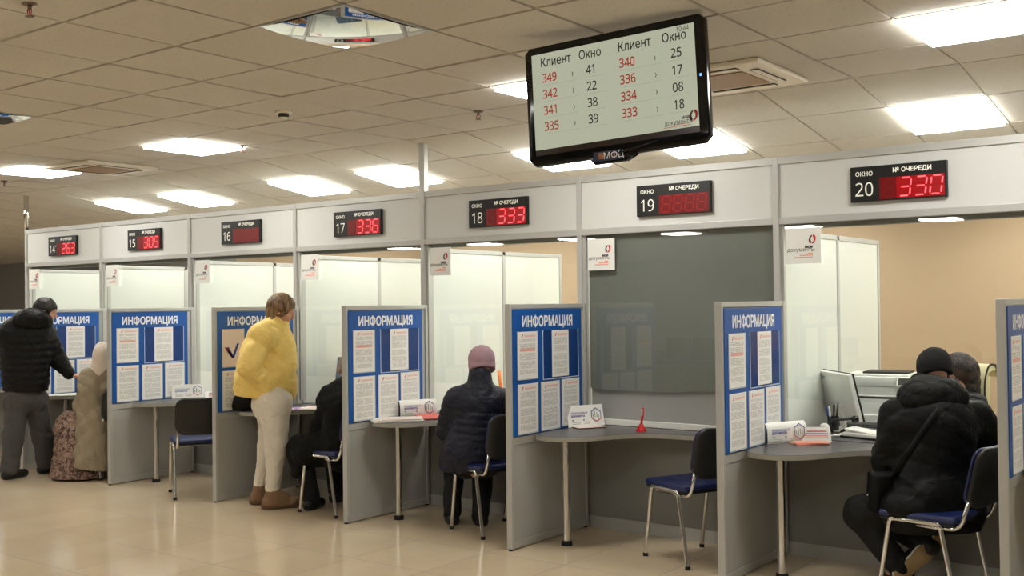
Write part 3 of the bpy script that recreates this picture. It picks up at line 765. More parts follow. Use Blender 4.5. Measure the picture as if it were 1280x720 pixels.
# ================================================================== INFORMATION DIVIDERS
DH = 1.59
def pocket(parent, y0, y1, z0, z1, kind, inner=None, x=DIV_T+.007):
    """clear pocket with a printed sheet, on the face towards +x"""
    b = nb(); e = .005
    box(b, (x, y0, z0), (x+.003, y0+e, z1)); box(b, (x, y1-e, z0), (x+.003, y1, z1)); box(b, (x, y0, z0), (x+.003, y1, z0+e))
    pk = obj('pocket', b, M['pocket'], parent)
    if inner: obj('pocket_back', bx((x-.0005, y0+e, z0+e), (x+.0008, y1-e, z1)), M['pocket_blue'], parent)
    a, c, lo, hi = (inner if inner else (y0+.006, y1-.006, z0+.006, z1-.002))
    s = sheet(c-a, hi-lo)
    nt_ = obj('notice', s, M['notice_'+kind] if kind in ('list', 'rules', 'order') else M[kind], parent, loc=(x+.0015, a, lo), rot=(0, 0, PI/2))
    return nt_
def divider(n, x, label):
    o = thing('information_divider', label, 'divider', (x, YD, 0), 0, 'information dividers between the windows')
    L = YF-YD-.024
    b = nb()
    box(b, (0, 0, 0.01), (DIV_T, .028, DH), .004)
    obj('front_post', b, M['alu'], o)
    obj('rear_post', bx((0, L-.028, 0.01), (DIV_T, L, DH), .004), M['alu'], o)
    obj('top_rail', bx((.003, .028, DH-.032), (DIV_T-.003, L-.028, DH), .003), M['alu'], o)
    obj('middle_rail', bx((.003, .028, .675), (DIV_T-.003, L-.028, .725), .003), M['alu'], o)
    obj('lower_rail', bx((.003, .028, .01), (DIV_T-.003, L-.028, .06), .003), M['alu'], o)
    obj('lower_panel', bx((.012, .028, .06), (DIV_T-.010, L-.028, .675)), M['laminate'], o)
    obj('back_panel', bx((.012, .028, .725), (DIV_T-.012, L-.028, DH-.032)), M['laminate'], o)
    for yy in (.012, L-.014): obj('foot', lathe(nb(), [(.016, 0), (.016, .008), (.010, .012)], 12, (DIV_T/2, yy, 0)), M['rubber'], o)
    q = obj('information_board', bx((DIV_T-.006, .020, .732), (DIV_T+.006, .826, 1.553), .001), M['board'], o)
    y = lambda v: v-YD
    text('ИНФОРМАЦИЯ', .094, M['letter_w'], q, (DIV_T+.0065, y(5.875), 1.441), (PI/2, 0, PI/2), .030, sx=.86)
    first = n == 17
    pocket(q, y(5.52), y(5.748), 1.093, 1.410, 'pinkpaper' if first else 'order')
    if first:
        mk = nb(); prism(mk, [(0, .09), (.022, .09), (.075, .0), (.075, .03), (.046, .09), (.046, .09)][:4], 0, .0006)
        obj('red_stroke', xform(mk, Matrix.Rotation(PI/2, 4, 'X')), M['logo_r'], q, loc=(DIV_T+.0125, .085, 1.17), rot=(0, 0, PI/2))
        mk = nb(); prism(mk, [(.022, .09), (.044, .09), (.097, .0), (.075, .0)], 0, .0006)
        obj('blue_stroke', xform(mk, Matrix.Rotation(PI/2, 4, 'X')), M['flag_b'], q, loc=(DIV_T+.0125, .085, 1.17), rot=(0, 0, PI/2))
        mk = nb(); prism(mk, [(.075, .0), (.097, .0), (.150, .12), (.128, .12)], 0, .0006)
        obj('blue_stroke', xform(mk, Matrix.Rotation(PI/2, 4, 'X')), M['flag_b'], q, loc=(DIV_T+.0125, .085, 1.17), rot=(0, 0, PI/2))
    pocket(q, y(5.807), y(6.238), 1.079, 1.411, 'list', (y(5.915), y(6.117), 1.092, 1.409))
    pocket(q, y(5.52), y(5.748), .738, 1.068, 'list')
    pocket(q, y(5.78), y(6.002), .738, 1.068, 'rules')
    pocket(q, y(6.026), y(6.245), .745, 1.072, 'rules')
    return o
DL = {14: 'grey blue-board divider at the left picture edge with only its title end visible', 15: 'grey divider with a blue board behind the standing man in black',
      16: 'grey divider with a blue board right beside the seated woman in the beige coat', 17: 'grey divider with a blue board behind the woman in the yellow jacket',
      18: 'grey blue-board divider between windows 17 and 18, left of the mauve knit hat', 19: 'grey blue-board divider between windows 18 and 19, right of the navy jacket',
      20: 'grey blue-board divider between windows 19 and 20, right of the empty chair', 21: 'grey divider with a blue board cut by the right picture edge'}
for k, x in enumerate(XD): divider(WIN[k], x, DL[WIN[k]])

# ================================================================== COUNTER DESKS
def desk_outline(w):
    # local: x=0 at the divider face, y world
    pts = [(0, 5.76), (.05, 5.655), (.13, 5.605), (.21, 5.602), (.30, 5.635), (.385, 5.715), (.45, 5.83), (.52, 5.96), (.62, 6.065), (.76, 6.115), (.95, 6.128), (w, 6.13)]
    return catmull(pts, 5)
def desk(k):
    x = XD[k]+DIV_T+.004; n = WIN[k]
    w = (XD[k+1] if k+1 < len(XD) else XD[k]+1.505)-x-.004
    o = thing('counter_desk', {14: 'dark grey counter desk with rounded lobe at the far left behind the standing man', 15: 'dark grey counter desk with rounded lobe in front of the seated woman in beige',
        16: 'dark grey counter desk under window 16, behind the chair seen from its back', 17: 'dark grey counter desk with rounded lobe that the woman in yellow leans over',
        18: 'dark grey counter desk with rounded lobe carrying a stack of papers and a red booklet', 19: 'empty dark grey counter desk with rounded lobe under window 19 and the closed blind',
        20: 'dark grey counter desk with rounded lobe where the man in the black cap sits', 21: 'corner of a dark grey counter desk at the right picture edge'}[n], 'desk', (x, 0, 0), 0, 'counter desks under the windows')
    ol = desk_outline(w)
    front = prism(nb(), ol+[(w, YF-.024), (0, YF-.024)], .703, .7305)
    obj('edge_band', front, M['desk_edge'], o, math.radians(30))
    ins = [(min(max(px, .0), w), py+.003) for px, py in ol]
    obj('desk_top', prism(nb(), ins+[(w, YF-.024), (0, YF-.024)], .7295, .732), M['desk'], o)
    lx, ly = .185, 5.80
    lg = obj('leg', tube(nb(), [(lx, ly, .03), (lx, ly, .703)], .026, 20), M['chrome'], o, math.radians(40))
    obj('foot', lathe(nb(), [(.036, 0), (.036, .022), (.030, .032)], 20, (lx, ly, 0)), M['rubber'], lg, math.radians(40))
    obj('flange', lathe(nb(), [(.034, .690), (.034, .703)], 20, (lx, ly, 0)), M['chrome'], lg, math.radians(40))
for k in range(len(XD)):
    desk(k)
    xa, xb = XM[k]+.03, XM[k+1]-.03
    o = thing('staff_desk', 'dark grey staff desk behind the glass of window %d' % WIN[k] if WIN[k] < 21 else 'dark grey staff desk beyond the right picture edge', 'desk', ((xa+xb)/2, YF+.02, 0), 0, 'staff desks behind the glass')
    h = (xb-xa)/2
    obj('desk_top', bx((-h, 0, .703), (h, .72, .732), .003), M['desk'], o)
    for s_ in (-1, 1): obj('side_panel', bx((s_*(h-.02)-.01, .05, 0), (s_*(h-.02)+.01, .68, .703)), M['laminate'], o)

# ================================================================== VISITOR CHAIRS
def arc_pad(bm, w, h, th, curve, rad):
    """upholstered pad in local x-z with rounded corners, hollow towards +y"""
    N, K = 16, 12
    def half(z):
        dz = min(z, h-z)
        return w/2-(rad-math.sqrt(max(0, rad*rad-(rad-dz)**2)) if dz < rad else 0)
    zs = [h*(.5-.5*math.cos(PI*k/K)) for k in range(K+1)]
    G = []
    for side in (1, -1):
        rows = []
        for z in zs:
            hw = half(z); row = []
            for i in range(N+1):
                u = -math.cos(PI*i/N); x = u*hw
                e = min(1, (1-abs(u))*6)*min(1, min(z, h-z)/h*14)
                row.append(bm.verts.new((x, -curve*(1-(x/(w/2))**2)+side*th/2*(.45+.55*e**.5), z)))
            rows.append(row)
        G.append(rows)
        for r0, r1 in zip(rows, rows[1:]):
            for i in range(N): bm.faces.new((r0[i], r0[i+1], r1[i+1], r1[i]))
    for k in range(K):
        for i in (0, N): bm.faces.new((G[0][k][i], G[0][k+1][i], G[1][k+1][i], G[1][k][i]))
    for i in range(N):
        for k in (0, K): bm.faces.new((G[0][k][i], G[0][k][i+1], G[1][k][i+1], G[1][k][i]))
    return bm
def make_chair():
    o = thing('visitor_chair', 'x', 'chair')
    b = nb(); box(b, (-.235, -.20, .452), (.235, .205, .492), .018)
    for v in b.verts:
        if v.co.z > .47: v.co.z -= .008*math.exp(-(v.co.x**2+v.co.y**2)/.02)
    seat = obj('seat', b, M['blue_seat'], o, math.radians(60))
    obj('seat_pan', bx((-.225, -.195, .440), (.225, .195, .453), .005), M['black_pl'], o)
    bk = Matrix.Translation((0, -.245, .555)) @ Matrix.Rotation(math.radians(13), 4, 'X')
    obj('backrest', xform(arc_pad(nb(), .45, .30, .022, .03, .07), bk @ Matrix.Translation((0, .012, 0))), M['blue_seat'], o, math.radians(60))
    obj('back_shell', xform(arc_pad(nb(), .46, .315, .034, .03, .075), bk @ Matrix.Translation((0, -.012, -.008))), M['black_pl'], o, math.radians(60))
    for s in (-1, 1):
        f = obj('leg', tube(nb(), [(s*.225, .215, .015), (s*.225, .150, .40), (s*.225, .145, .42)], .0125, 12), M['chrome'], o, math.radians(40))
        obj('foot', lathe(nb(), [(.016, 0), (.016, .018), (.013, .022)], 12, (s*.225, .2155, 0)), M['rubber'], f)
        r = obj('leg', tube(nb(), [(s*.225, -.205, .015), (s*.225, -.130, .40), (s*.225, -.126, .42)], .0125, 12), M['chrome'], o, math.radians(40))
        obj('foot', lathe(nb(), [(.016, 0), (.016, .018), (.013, .022)], 12, (s*.225, -.2055, 0)), M['rubber'], r)
        obj('side_rail', tube(nb(), fillet([(s*.225, .146, .415), (s*.225, .139, .450), (s*.225, -.119, .450), (s*.225, -.126, .415)], .045), .0125, 12), M['chrome'], o, True)
        obj('back_tube', tube(nb(), fillet([(s*.205, .09, .428), (s*.205, -.215, .428), (s*.205, -.275, .63)], .06), .011, 12), M['chrome'], o, True)
    for y in (.10, -.08): obj('cross_bar', tube(nb(), [(-.22, y, .432), (.22, y, .432)], .009, 10), M['chrome'], o, True)
    return o
CH = [(-3.074, 5.955, 66, 'empty blue visitor chair with chrome legs in front of window 19'),
      (-1.610, 5.84, 83, 'blue visitor chair the man in the black cap sits on'),
      (-4.614, 5.903, 70.5, 'blue visitor chair under the person in the navy puffer jacket'),
      (-6.047, 5.798, 87.5, 'blue visitor chair under the seated person in black beside the yellow jacket'),
      (-7.59, 5.64, 60, 'empty blue visitor chair seen from its back in front of window 16'),
      (-9.11, 5.83, 75, 'visitor chair under the woman in the beige coat, mostly hidden')]
c0 = make_chair()
for i, (x, y, a, lab) in enumerate(CH):
    c = c0 if i == 0 else dup(c0)
    c.location = (x, y, 0); c.rotation_euler = (0, 0, math.radians(a)); c['label'] = lab; c['group'] = 'blue visitor chairs at the desks'

# waiting benches across the hall, seen as a reflection in the dark glass of window 19
def make_bench():
    o = thing('waiting_bench', 'dark three-seat waiting bench across the hall, seen only reflected in window 19', 'bench', (0, 0, 0), 0, 'waiting benches across the hall')
    for k in (-1, 0, 1):
        s = obj('seat', bx((k*.56-.26, -.22, .42), (k*.56+.26, .24, .445), .01), M['black_pl'], o)
        b = bx((-.26, -.015, 0), (.26, .015, .42), .01); xform(b, Matrix.Translation((k*.56, -.26, .47)) @ Matrix.Rotation(math.radians(12), 4, 'X')); obj('backrest', b, M['black_pl'], o)
    obj('beam', bx((-.84, -.03, .36), (.84, .03, .41), .004), M['chrome'], o)
    for s in (-1, 1):
        obj('leg', tube(nb(), [(s*.6, -.26, .015), (s*.6, 0, .36), (s*.6, .26, .015)], .018, 10), M['chrome'], o, True)
    for k in (-.84, -.28, .28, .84):
        obj('armrest', tube(nb(), fillet([(k, -.2, .42), (k, -.2, .62), (k, .2, .62), (k, .2, .42)], .05), .014, 10), M['chrome'], o, True)
    return o
b0 = make_bench()
for i, (x, y) in enumerate(((-9.3, -5.4), (-7.4, -6.1), (-11.3, -5.4))):
    q = b0 if i == 0 else dup(b0); q.location = (x, y, 0)

# ================================================================== SMALL THINGS ON THE DESKS
def tent(loc, rz, label, L=.30, h=.145, rounded=False, small=False):
    o = thing('folded_brochure_stand', label, 'brochure stand', loc, rz, 'folded card stands on the desks')
    # faces -y locally
    if rounded:
        prof = [(0, 0), (-.006, .03), (.0, .09), (.03, h), (.06, .09), (.085, .03), (.09, 0)]
        prof = [(p[0], p[1]) for p in catmull(prof, 5)]
    else:
        prof = [(0, 0), (.035, h), (.07, 0)]
    b = nb(); th = .0025
    out = prof; n = len(out)
    inn = []
    for i, (y, z) in enumerate(out):
        cy = sum(p[0] for p in out)/n
        inn.append((y+(th if y < cy else -th if y > cy else 0), z-th if 0 < i < n-1 else z))
    A = [[b.verts.new((x, y, z)) for y, z in out] for x in (0, L)]; B = [[b.verts.new((x, y, z)) for y, z in inn] for x in (0, L)]
    for i in range(n-1):
        b.faces.new((A[0][i], A[0][i+1], A[1][i+1], A[1][i])); b.faces.new((B[0][i+1], B[0][i], B[1][i], B[1][i+1]))
        for k in (0, 1): b.faces.new((A[k][i], B[k][i], B[k][i+1], A[k][i+1]))
    obj('card', b, M['white'], o, math.radians(40))
    tl = math.atan2(.035, h) if not rounded else .12
    def on(x, z): return (x, (z*.035/h - .002) if not rounded else z*.12 - .0165, z)
    R = (PI/2-tl, 0, 0)
    if small:
        obj('text_bar', bx((L*.30, -.001, .0), (L*.9, .0, .006)), M['letter_r'], o, loc=on(0, h*.68), rot=(-tl, 0, 0))
        for k in range(3): obj('text_bar', bx((L*.30, -.001, 0), (L*.92, .0, .005)), M['logo_o'] if k else M['letter_b'], o, loc=on(0, h*(.52-.14*k)), rot=(-tl, 0, 0))
        return o
    text('ПРЕДОСТАВЬТЕ', .017, M['letter_b'], o, on(L*.10, h*.60), R, .01, 'LEFT')
    text('ДОКУМЕНТЫ', .017, M['letter_b'], o, on(L*.10, h*.46), R, .04, 'LEFT')
    for k, u in enumerate((.12, .42)): obj('bullet', bx((0, -.001, 0), (.009, 0, .009)), M['letter_b'], o, loc=on(L*u, h*.28), rot=(-tl, 0, 0))
    for k in range(2):
        obj('text_bar', bx((0, -.001, 0), (L*.22, 0, .003)), M['rule'], o, loc=on(L*.12, h*(.20-.07*k)), rot=(-tl, 0, 0))
        obj('text_bar', bx((0, -.001, 0), (L*.16, 0, .003)), M['rule'], o, loc=on(L*.44, h*(.20-.07*k)), rot=(-tl, 0, 0))
    ring = nb(); pts = [(math.cos(PI/6+k*PI/3)*.046, math.sin(PI/6+k*PI/3)*.050) for k in range(6)]
    for k in range(6):
        (xa, ya), (xb, yb) = pts[k], pts[(k+1) % 6]
        prism(ring, [(xa, ya), (xb, yb), (xb*.88, yb*.88), (xa*.88, ya*.88)], 0, .0006)
    obj('hexagon_ring', ring, [M['letter_b']], o, loc=on(L*.79, h*.52), rot=R)
    top = nb()
    for k in (3, 4):
        (xa, ya), (xb, yb) = pts[k], pts[(k+1) % 6]
        prism(top, [(xa, ya), (xb, yb), (xb*.88, yb*.88), (xa*.88, ya*.88)], .0006, .0012)
    obj('hexagon_ring', top, M['letter_r'], o, loc=on(L*.79, h*.52), rot=R)
    g = nb()
    for k in range(4):
        hh = (.028, .045, .036, .022)[k]; prism(g, [(-.028+.015*k, -.02), (-.020+.015*k, -.02), (-.020+.015*k, -.02+hh), (-.028+.015*k, -.02+hh)], 0, .0006)
    obj('skyline_mark', g, M['rule'], o, loc=on(L*.79, h*.52), rot=R)
    return o
DZ = .7325
az = lambda dx, dy: math.atan2(dy, dx)
tent((-4.098, 6.085, DZ), math.radians(66), 'white folded card stand on the desk under window 19, at the dark blind')
tent((-2.610, 6.000, DZ), math.radians(62), 'white rounded card stand on the desk beside the computer under window 20', .30, .125, True)
tent((-2.52, 6.20, DZ), math.radians(33), 'small white card stand behind the rounded card stand under window 20', .22, .085, small=True)
tent((-5.585, 5.985, DZ), math.radians(62), 'white rounded card stand beside the newspapers under window 18', .30, .125, True)
tent((-8.612, 6.085, DZ), math.radians(60), 'white folded card stand on the far desk under window 16', .30, .125)
tent((-8.36, 6.27, DZ), math.radians(50), 'tiny white card behind the back of the empty chair under window 16', .12, .06, small=True)

def stack(loc, rz, sizes, mats, label, name, cat, jit=.02):
    o = thing(name, label, cat, loc, rz)
    z = 0
    for i, ((a, c, h), mt) in enumerate(zip(sizes, mats)):
        b = bx((-a/2, -c/2, z), (a/2, c/2, z+h), .0008); xform(b, Matrix.Translation((random.uniform(-jit, jit), random.uniform(-jit, jit), 0)) @ Matrix.Rotation(random.uniform(-.15, .15), 4, 'Z'))
        obj('sheet', b, M[mt], o); z += h+.0003
    return o
stack((-5.45, 5.83, DZ), math.radians(50), [(.38, .26, .004), (.37, .25, .004), (.36, .25, .003), (.30, .21, .003), (.30, .21, .002)], ['paper', 'pinkpaper', 'paper', 'paper', 'pinkpaper'], 'loose pile of newspapers on the desk lobe under window 18', 'newspaper_pile', 'newspapers')
stack((-5.35, 6.09, DZ), math.radians(60), [(.21, .30, .006), (.20, .29, .005)], ['red_paper', 'red_paper'], 'red booklets beside the rounded card stand under window 18', 'red_booklet', 'booklet', .01)
stack((-4.005, 6.19, DZ), math.radians(64), [(.21, .15, .004), (.21, .15, .003)], ['orange_red', 'pinkpaper'], 'orange leaflets lying at the end of the card stand under window 19', 'leaflet', 'leaflets', .01)
stack((-2.40, 6.16, DZ), math.radians(40), [(.21, .13, .004), (.21, .12, .004), (.20, .12, .003)], ['orange_red', 'pinkpaper', 'orange_red'], 'orange leaflets lying before the small card stand under window 20', 'leaflet', 'leaflets', .015)
stack((-9.93, 5.78, DZ), math.radians(62), [(.30, .21, .002), (.30, .21, .002), (.21, .30, .002)], ['paper', 'paper', 'paper'], 'white papers on the desk below the hand of the man in black', 'paper_sheets', 'papers')
stack((-6.88, 5.93, DZ), math.radians(55), [(.30, .22, .004), (.21, .29, .002)], ['purple', 'paper'], 'purple folder on the desk beside the yellow jacket', 'folder', 'folder')
stack((-6.70, 6.12, DZ), math.radians(35), [(.30, .21, .002), (.21, .28, .002)], ['paper', 'pinkpaper'], 'white papers on the desk in front of the seated person in black', 'paper_sheets', 'papers')

def desk_pen(loc, label, col):
    o = thing('desk_pen', label, 'desk pen', loc)
    obj('stand', lathe(nb(), [(.036, 0), (.036, .008), (.024, .022), (.012, .045), (.010, .05)], 20), M[col], o, math.radians(50))
    b = nb(); tube(b, [(0, 0, .045), (.008, .004, .10), (.012, .006, .155)], [.0075, .009, .007], 10); p = obj('pen', b, M[col], o, True)
    obj('pen_clip', bx((-.003, -.010, .10), (.003, -.006, .145)), M['white'], p, loc=(.010, .004, 0))
desk_pen((-3.585, 6.19, DZ), 'red pen in a stand on the empty desk under window 19', 'red_pl')

def pen_cup(loc, label, pens):
    o = thing('pen_cup', label, 'pen cup', loc)
    obj('cup', lathe(nb(), [(.036, 0), (.038, .10), (.035, .10), (.033, .006)], 20), M['black_pl'], o, math.radians(50))
    for k, (col, tx, ty, L, r) in enumerate(pens):
        obj('pen', tube(nb(), [(tx*.02, ty*.02, .008), (tx*.05, ty*.05, L)], r, 8), M[col], o, True)
pen_cup((-2.50, 6.80, DZ), 'black pen cup with pens left of the white monitor', [('flag_b', -.9, 0, .16, .006), ('red_pl', .3, .8, .15, .006), ('black_pl', .8, -.3, .19, .006), ('white', -.2, -.8, .17, .006), ('orange_pl', .5, .2, .14, .005), ('black_pl', 0, .4, .175, .007)])
pen_cup((-5.40, 7.08, DZ), 'pen cup with a tall orange ruler right of the mauve knit hat', [('orange_pl', -1.0, -.5, .30, .016), ('black_pl', .5, .5, .16, .006)])

def monitor(loc, rz, label, shell, w=.50, h=.315, mark=None, tilt=8):
    """screen faces +y locally, back faces -y"""
    o = thing('computer_monitor', label, 'monitor', loc, rz)
    mt = Matrix.Translation((0, 0, .075)) @ Matrix.Rotation(math.radians(tilt), 4, 'X')
    obj('back_shell', xform(bx((-w/2, -.022, 0), (w/2, .010, h), .008), mt), M[shell], o, math.radians(40))
    obj('bezel', xform(bx((-w/2-.002, .008, -.002), (w/2+.002, .020, h+.002), .003), mt), M['black_pl'], o)
    obj('screen', xform(bx((-w/2+.012, .0195, .018), (w/2-.012, .0215, h-.012)), mt), M['pc_screen'], o)
    obj('neck', xform(bx((-.04, -.035, -.07), (.04, -.02, .10), .004), mt), M[shell], o)
    obj('base', bx((-.12, -.10, 0), (.12, .08, .010), .003), M[shell], o)
    if mark:
        q = text(mark, .042, M['printer_mark'], o, (0, 0, 0)); q.matrix_local = mt @ Matrix.Translation((-.18, -.023, h-.05)) @ Matrix.Rotation(PI/2, 4, 'X') @ Matrix.Scale(.042, 4)
    return o
M['printer_mark'] = mat('grey_mark', (.55, .57, .56), .5)
monitor((-2.475, 6.97, DZ), math.radians(-48), 'white-backed computer monitor on the staff desk of window 20', 'printer_g', w=.52, mark='acer', tilt=13)
monitor((-6.86, 6.72, DZ), math.radians(170), 'dark computer monitor beside the head of the seated person in black', 'black_pl')

def telephone(loc, rz, label):
    o = thing('telephone', label, 'telephone', loc, rz)
    b = nb(); prism(b, [(-.09, 0), (.09, 0), (.09, .03), (-.09, .075)], -.08, .08, .008); xform(b, Matrix.Rotation(PI/2, 4, 'X')); obj('body', b, M['black_pl'], o)
    b = nb(); tube(b, fillet([(-.085, -.05, .10), (.0, -.05, .09), (.09, -.05, .06)], .04), [.020]+[.013]*6+[.020] if False else .015, 10)
    for p in ((-.08, -.05, .09), (.085, -.05, .055)): lathe(b, [(.012, -.012), (.026, -.008), (.026, .010), (.012, .014)], 14, p)
    obj('handset', b, M['black_gl'], o, True)
    obj('keypad', xform(bx((-.0, -.03, .052), (.07, .06, .056)), Matrix.Rotation(math.radians(14), 4, 'Y')), M['printer_g'], o)
telephone((-2.12, 7.00, DZ), math.radians(-30), 'black desk telephone behind the right edge of the white monitor')
def scanner(loc, rz, label):
    o = thing('document_scanner', label, 'scanner', loc, rz)
    obj('body', bx((-.13, -.075, 0), (.13, .075, .032), .008), M['printer_g'], o); obj('base', bx((-.135, -.08, 0), (.135, .08, .012), .003), M['dark_slot'], o)
    obj('lid', xform(bx((-.12, -.06, .034), (.12, .07, .046), .004), Matrix.Rotation(math.radians(6), 4, 'Y')), M['white'], o)
    obj('lamp_dot', lathe(nb(), [(.006, 0), (.005, .003)], 10, (.085, -.055, .032)), M['red_pl'], o)
scanner((-2.22, 6.60, DZ), math.radians(-14), 'grey and white document scanner between the leaflets and the man in the black cap')
stack((-2.36, 6.74, DZ), math.radians(20), [(.22, .30, .004), (.22, .3, .004), (.21, .29, .003)], ['paper', 'paper', 'paper'], 'white papers below the white monitor', 'paper_sheets', 'papers')
def webcam(loc, rz, label):
    o = thing('document_camera', label, 'camera', loc, rz)
    obj('stand', bx((-.05, -.05, 0), (.05, .05, .014), .004), M['black_pl'], o)
    obj('arm', tube(nb(), fillet([(0, 0, .01), (-.02, 0, .09), (.13, 0, .105)], .04), .009, 10), M['black_pl'], o, True)
    b = nb(); lathe(b, [(.018, -.02), (.024, -.01), (.024, .016), (.014, .024)], 16); obj('head', xform(b, Matrix.Translation((.14, 0, .10)) @ Matrix.Rotation(PI/2, 4, 'Y')), M['black_gl'], o, True)
    obj('white_cap', lathe(nb(), [(.022, .010), (.03, .03), (.028, .06), (.015, .07)], 16, (-.045, -.02, 0)), M['white'], o, True)
    obj('plug', tube(nb(), [(.05, .02, .012), (.10, .03, .05), (.15, .0, .03)], .010, 8), M['black_pl'], o, True)
webcam((-2.455, 6.66, DZ), math.radians(15), 'black and white gadget cluster below the white monitor')
def printer(loc, rz, label):
    o = thing('printer', label, 'printer', loc, rz)
    obj('body', bx((-.22, -.20, 0), (.22, .20, .21), .012), M['printer_g'], o, math.radians(40))
    obj('paper_tray', bx((-.20, -.215, .02), (.20, -.19, .075), .004), M['white'], o)
    obj('output_slot', bx((-.17, -.202, .185), (.17, -.19, .20), .002), M['dark_slot'], o)
    obj('neck', bx((-.212, -.19, .21), (.212, .19, .265), .004), M['white'], o)
    obj('scanner_unit', bx((-.23, -.20, .265), (.23, .20, .335), .012), M['printer_g'], o, math.radians(40))
    obj('lid', bx((-.215, -.17, .335), (.215, .19, .348), .006), M['printer_g'], o)
    obj('document_feeder', bx((-.10, -.10, .348), (.20, .15, .362), .005), M['dark_slot'], o)
    b = bx((-.05, -.01, -.035), (.05, .01, .035), .004); xform(b, Matrix.Translation((.20, -.215, .30)) @ Matrix.Rotation(math.radians(-35), 4, 'X')); p = obj('control_panel', b, M['printer_g'], o)
    b = bx((-.04, -.0115, -.027), (.04, -.0095, .027)); xform(b, Matrix.Translation((.20, -.215, .30)) @ Matrix.Rotation(math.radians(-35), 4, 'X')); obj('panel_screen', b, M['dark_slot'], p)
pt = thing('printer_table', 'low grey table carrying the printer behind the staff desk', 'table', (-2.42, 7.48, 0))
obj('top', bx((-.24, -.27, .70), (.22, .27, .732), .004), M['desk'], pt)
for sx_ in (-.20, .18):
    for sy_ in (-.23, .23): obj('leg', bx((sx_-.02, sy_-.02, 0), (sx_+.02, sy_+.02, .70)), M['alu'], pt)
printer((-2.40, 7.46, DZ), math.radians(6), 'white multifunction printer behind the white monitor of window 20')

# cream office chair of the clerk behind window 20
oc = thing('office_chair', 'cream leather office chair behind the clerk at window 20', 'chair', (-2.165, 7.835, 0), math.radians(146))
obj('seat', bx((-.25, -.24, .44), (.25, .24, .53), .035), M['cream_leather'], oc, math.radians(60))
b = nb(); N = 12
prof = catmull([(-.27, .52), (-.245, .75), (-.235, .95), (-.25, 1.06), (-.285, 1.125), (-.335, 1.12), (-.345, 1.07)], 5)
out = [(y, z) for y, z in prof]; inn = [(y-.055 if z < 1.05 else y-.03*(1.13-z)/.08*0-.02, z-.03 if z > 1.05 else z) for y, z in prof]
prism(b, [(y, z) for y, z in out]+[(y, z) for y, z in inn[::-1]], -.25, .25, .012)
xform(b, Matrix(((0, 0, 1, 0), (1, 0, 0, 0), (0, 1, 0, 0), (0, 0, 0, 1)))); obj('backrest', b, M['cream_leather'], oc, math.radians(50))
for s in (-1, 1):
    obj('piping', tube(nb(), [(s*.252, y-.006, z) for y, z in prof], .007, 6), M['hair_brown'], oc, True)
    obj('armrest', tube(nb(), fillet([(s*.27, -.18, .50), (s*.28, -.18, .70), (s*.28, .14, .70), (s*.27, .14, .50)], .06), .022, 10), M['cream_leather'], oc, True)
obj('column', tube(nb(), [(0, 0, .07), (0, 0, .44)], .03, 14), M['chrome'], oc, True)
for k in range(5):
    a = k*2*PI/5; l = obj('base_arm', tube(nb(), [(0, 0, .09), (math.cos(a)*.28, math.sin(a)*.28, .065)], [.03, .018], 10), M['black_pl'], oc, True)
    obj('caster', xform(lathe(nb(), [(.02, -.02), (.03, -.015), (.03, .015), (.02, .02)], 14), Matrix.Translation((math.cos(a)*.28, math.sin(a)*.28, .031)) @ Matrix.Rotation(a, 4, 'Z') @ Matrix.Rotation(PI/2, 4, 'X')), M['rubber'], l, True)

# black handbag behind the woman in yellow
hb = thing('handbag', 'black handbag on the desk lobe behind the woman in the yellow jacket', 'handbag', (-7.03, 5.70, DZ), math.radians(50))
b = bx((-.14, -.06, 0), (.14, .06, .15), .045)
for v in b.verts:
    v.co.x *= 1-.25*v.co.z/.15
obj('body', b, M['bag_black'], hb, True)
obj('handle', tube(nb(), fillet([(-.07, 0, .14), (-.06, 0, .20), (.06, 0, .20), (.07, 0, .14)], .05), .007, 8), M['bag_black'], hb, True)

